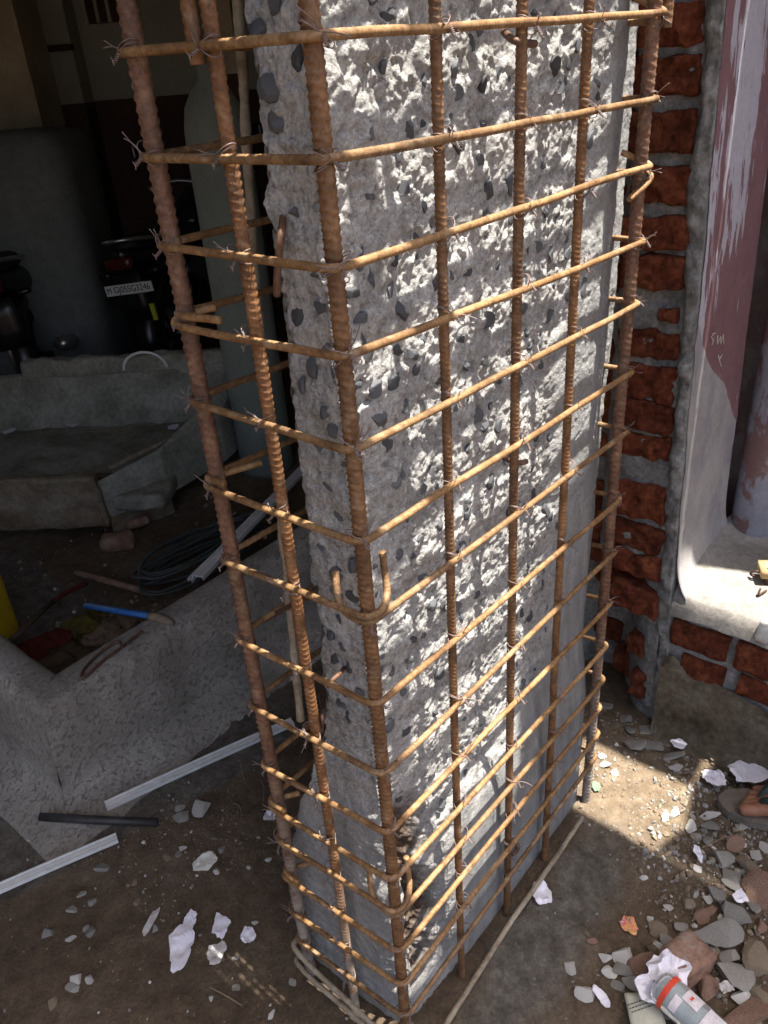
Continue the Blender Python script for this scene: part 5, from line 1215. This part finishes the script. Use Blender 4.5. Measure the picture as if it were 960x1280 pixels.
# clothes: trousers, shirt, hair, face details
def grow(j, d): return (j[0], tuple(np.array(j[1])+d))
TJ = [(J[0][0], (.15, .12))]; TE = []
for base_ in (1, 7):
    k = len(TJ); TJ += [((J[base_+1][0][0], J[base_+1][0][1], .115), (.058, .058))]+[grow(J[base_+i], .014) for i in (2, 3, 4, 5)]; TE += [(k+i, k+i+1) for i in range(4)]+[(k+4, 0)]
TJ.append((P(0, 0, 1.06), (.145, .112))); TE.append((0, len(TJ)-1))
skin_mesh('trousers', TJ, TE, 'trousers', 0, 2)
SJ = [(P(0, 0, 1.00), (.152, .118)), (P(0, 0, 1.13), (.148, .112)), (P(0, .01, 1.28), (.168, .118)), (P(0, .01, 1.42), (.145, .10)), (P(0, .0, 1.475), (.07, .068))]; SE = [(0, 1), (1, 2), (2, 3), (3, 4)]
for s in (-1, 1):
    a = len(SJ); SJ += [(P(s*.195, .01, 1.41), (.072, .072)), (P(s*.235, .028, 1.19), (.062, .062))]; SE += [(3, a), (a, a+1)]
skin_mesh('shirt', SJ, SE, 'shirt', 0, 2)
hc = np.array(P(0, .005, 1.70)); bm = bmesh.new(); bmesh.ops.create_icosphere(bm, subdivisions=4, radius=1); V = np.array([v.co[:] for v in bm.verts]); Fq = [[v.index for v in f.verts] for f in bm.faces]; bm.free()
V = V*np.array([.078, .098, .10]); V[:, 2] = np.where(V[:, 1]*0+V@np.array([0, -.6, -1.0]) > .02, np.maximum(V[:, 2], -.01), V[:, 2]); V = V*(1+.05*fbm(V, .03, 3, 4)[:, None]); keep(mk('hair', V+hc+np.array([0, .0, .022])+hdir*.012, Fq, 'hair'), pe)
fc = np.array(P(0, -.012, 1.66))
mb = MB(); mb.add(*sweep([fc-hdir*.078+np.array([0, 0, .03]), fc-hdir*.098+np.array([0, 0, -.005]), fc-hdir*.080+np.array([0, 0, -.015])], [.008, .013, .010], 10)); mb.build('nose', 'skin', None); keep(bpy.data.objects['nose'], pe)
for s in (-1, 1):
    V, F = rbox(.028, .012, .012, (4, 3, 3), 0, .1, .005); keep(mk('eye', xf(V, fc-hdir*.078+side*s*.030+np.array([0, 0, .022]), side, hdir, (0, 0, 1)), F, 'tile_white'), pe)
    V, F = rbox(.016, .03, .055, (3, 4, 5), 0, .1, .008); keep(mk('ear', xf(V, fc+side*s*.072, side, hdir, (0, 0, 1)), F, 'skin'), pe)
V, F = rbox(.05, .012, .012, (5, 3, 3), 0, .1, .005); keep(mk('mouth', xf(V, fc-hdir*.076+np.array([0, 0, -.045]), side, hdir, (0, 0, 1)), F, 'lamp_red'), pe)
for f, sg in ((f0, -1), (f1, 1)):                               # sandals: sole and crossing straps
    t = np.linspace(0, 1, 28); hw = np.interp(t, [0, .06, .2, .4, .6, .85, .96, 1], [.008, .032, .047, .046, .038, .036, .026, .008]); tt = -.022+t*.292
    ring = [f+hdir*a_+side*w for a_, w in zip(tt, hw)]+[f+hdir*a_-side*w for a_, w in zip(tt[::-1], hw[::-1])]
    ring = np.array(ring); n = len(ring); V = np.concatenate([ring+np.array([0, 0, .001]), ring*1.0+np.array([0, 0, .008]), ring+np.array([0, 0, .009]), ring+np.array([0, 0, SO])])
    F = [[k*n+i, k*n+(i+1) % n, (k+1)*n+(i+1) % n, (k+1)*n+i] for k in range(3) for i in range(n)]+[list(range(n))[::-1], list(range(3*n, 4*n))]
    so_ = keep(mk('sandal', V, F, 'sandal_sole', None, False), pe)
    for s2 in (-1, 1):
        Pn = smoothpath([f+hdir*.055+side*sg*.012+np.array([0, 0, SO+.018]), f+hdir*.075+side*s2*.02+np.array([0, 0, SO+.052]), f+hdir*.115+side*s2*.045+np.array([0, 0, SO+.035]), f+hdir*.13+side*s2*.046+np.array([0, 0, SO-.004])], 2)
        V, F = sweep(Pn, .008, 8); o = mk('strap', V, F, 'sandal_strap'); o.parent = so_; 
        o.matrix_parent_inverse = Matrix.Identity(4); o.matrix_basis = Matrix.Translation((0, 0, 0)); o.location = (0, 0, 0)
        o.matrix_parent_inverse = (Matrix.Translation(pe.location) @ so_.matrix_parent_inverse @ so_.matrix_basis).inverted()
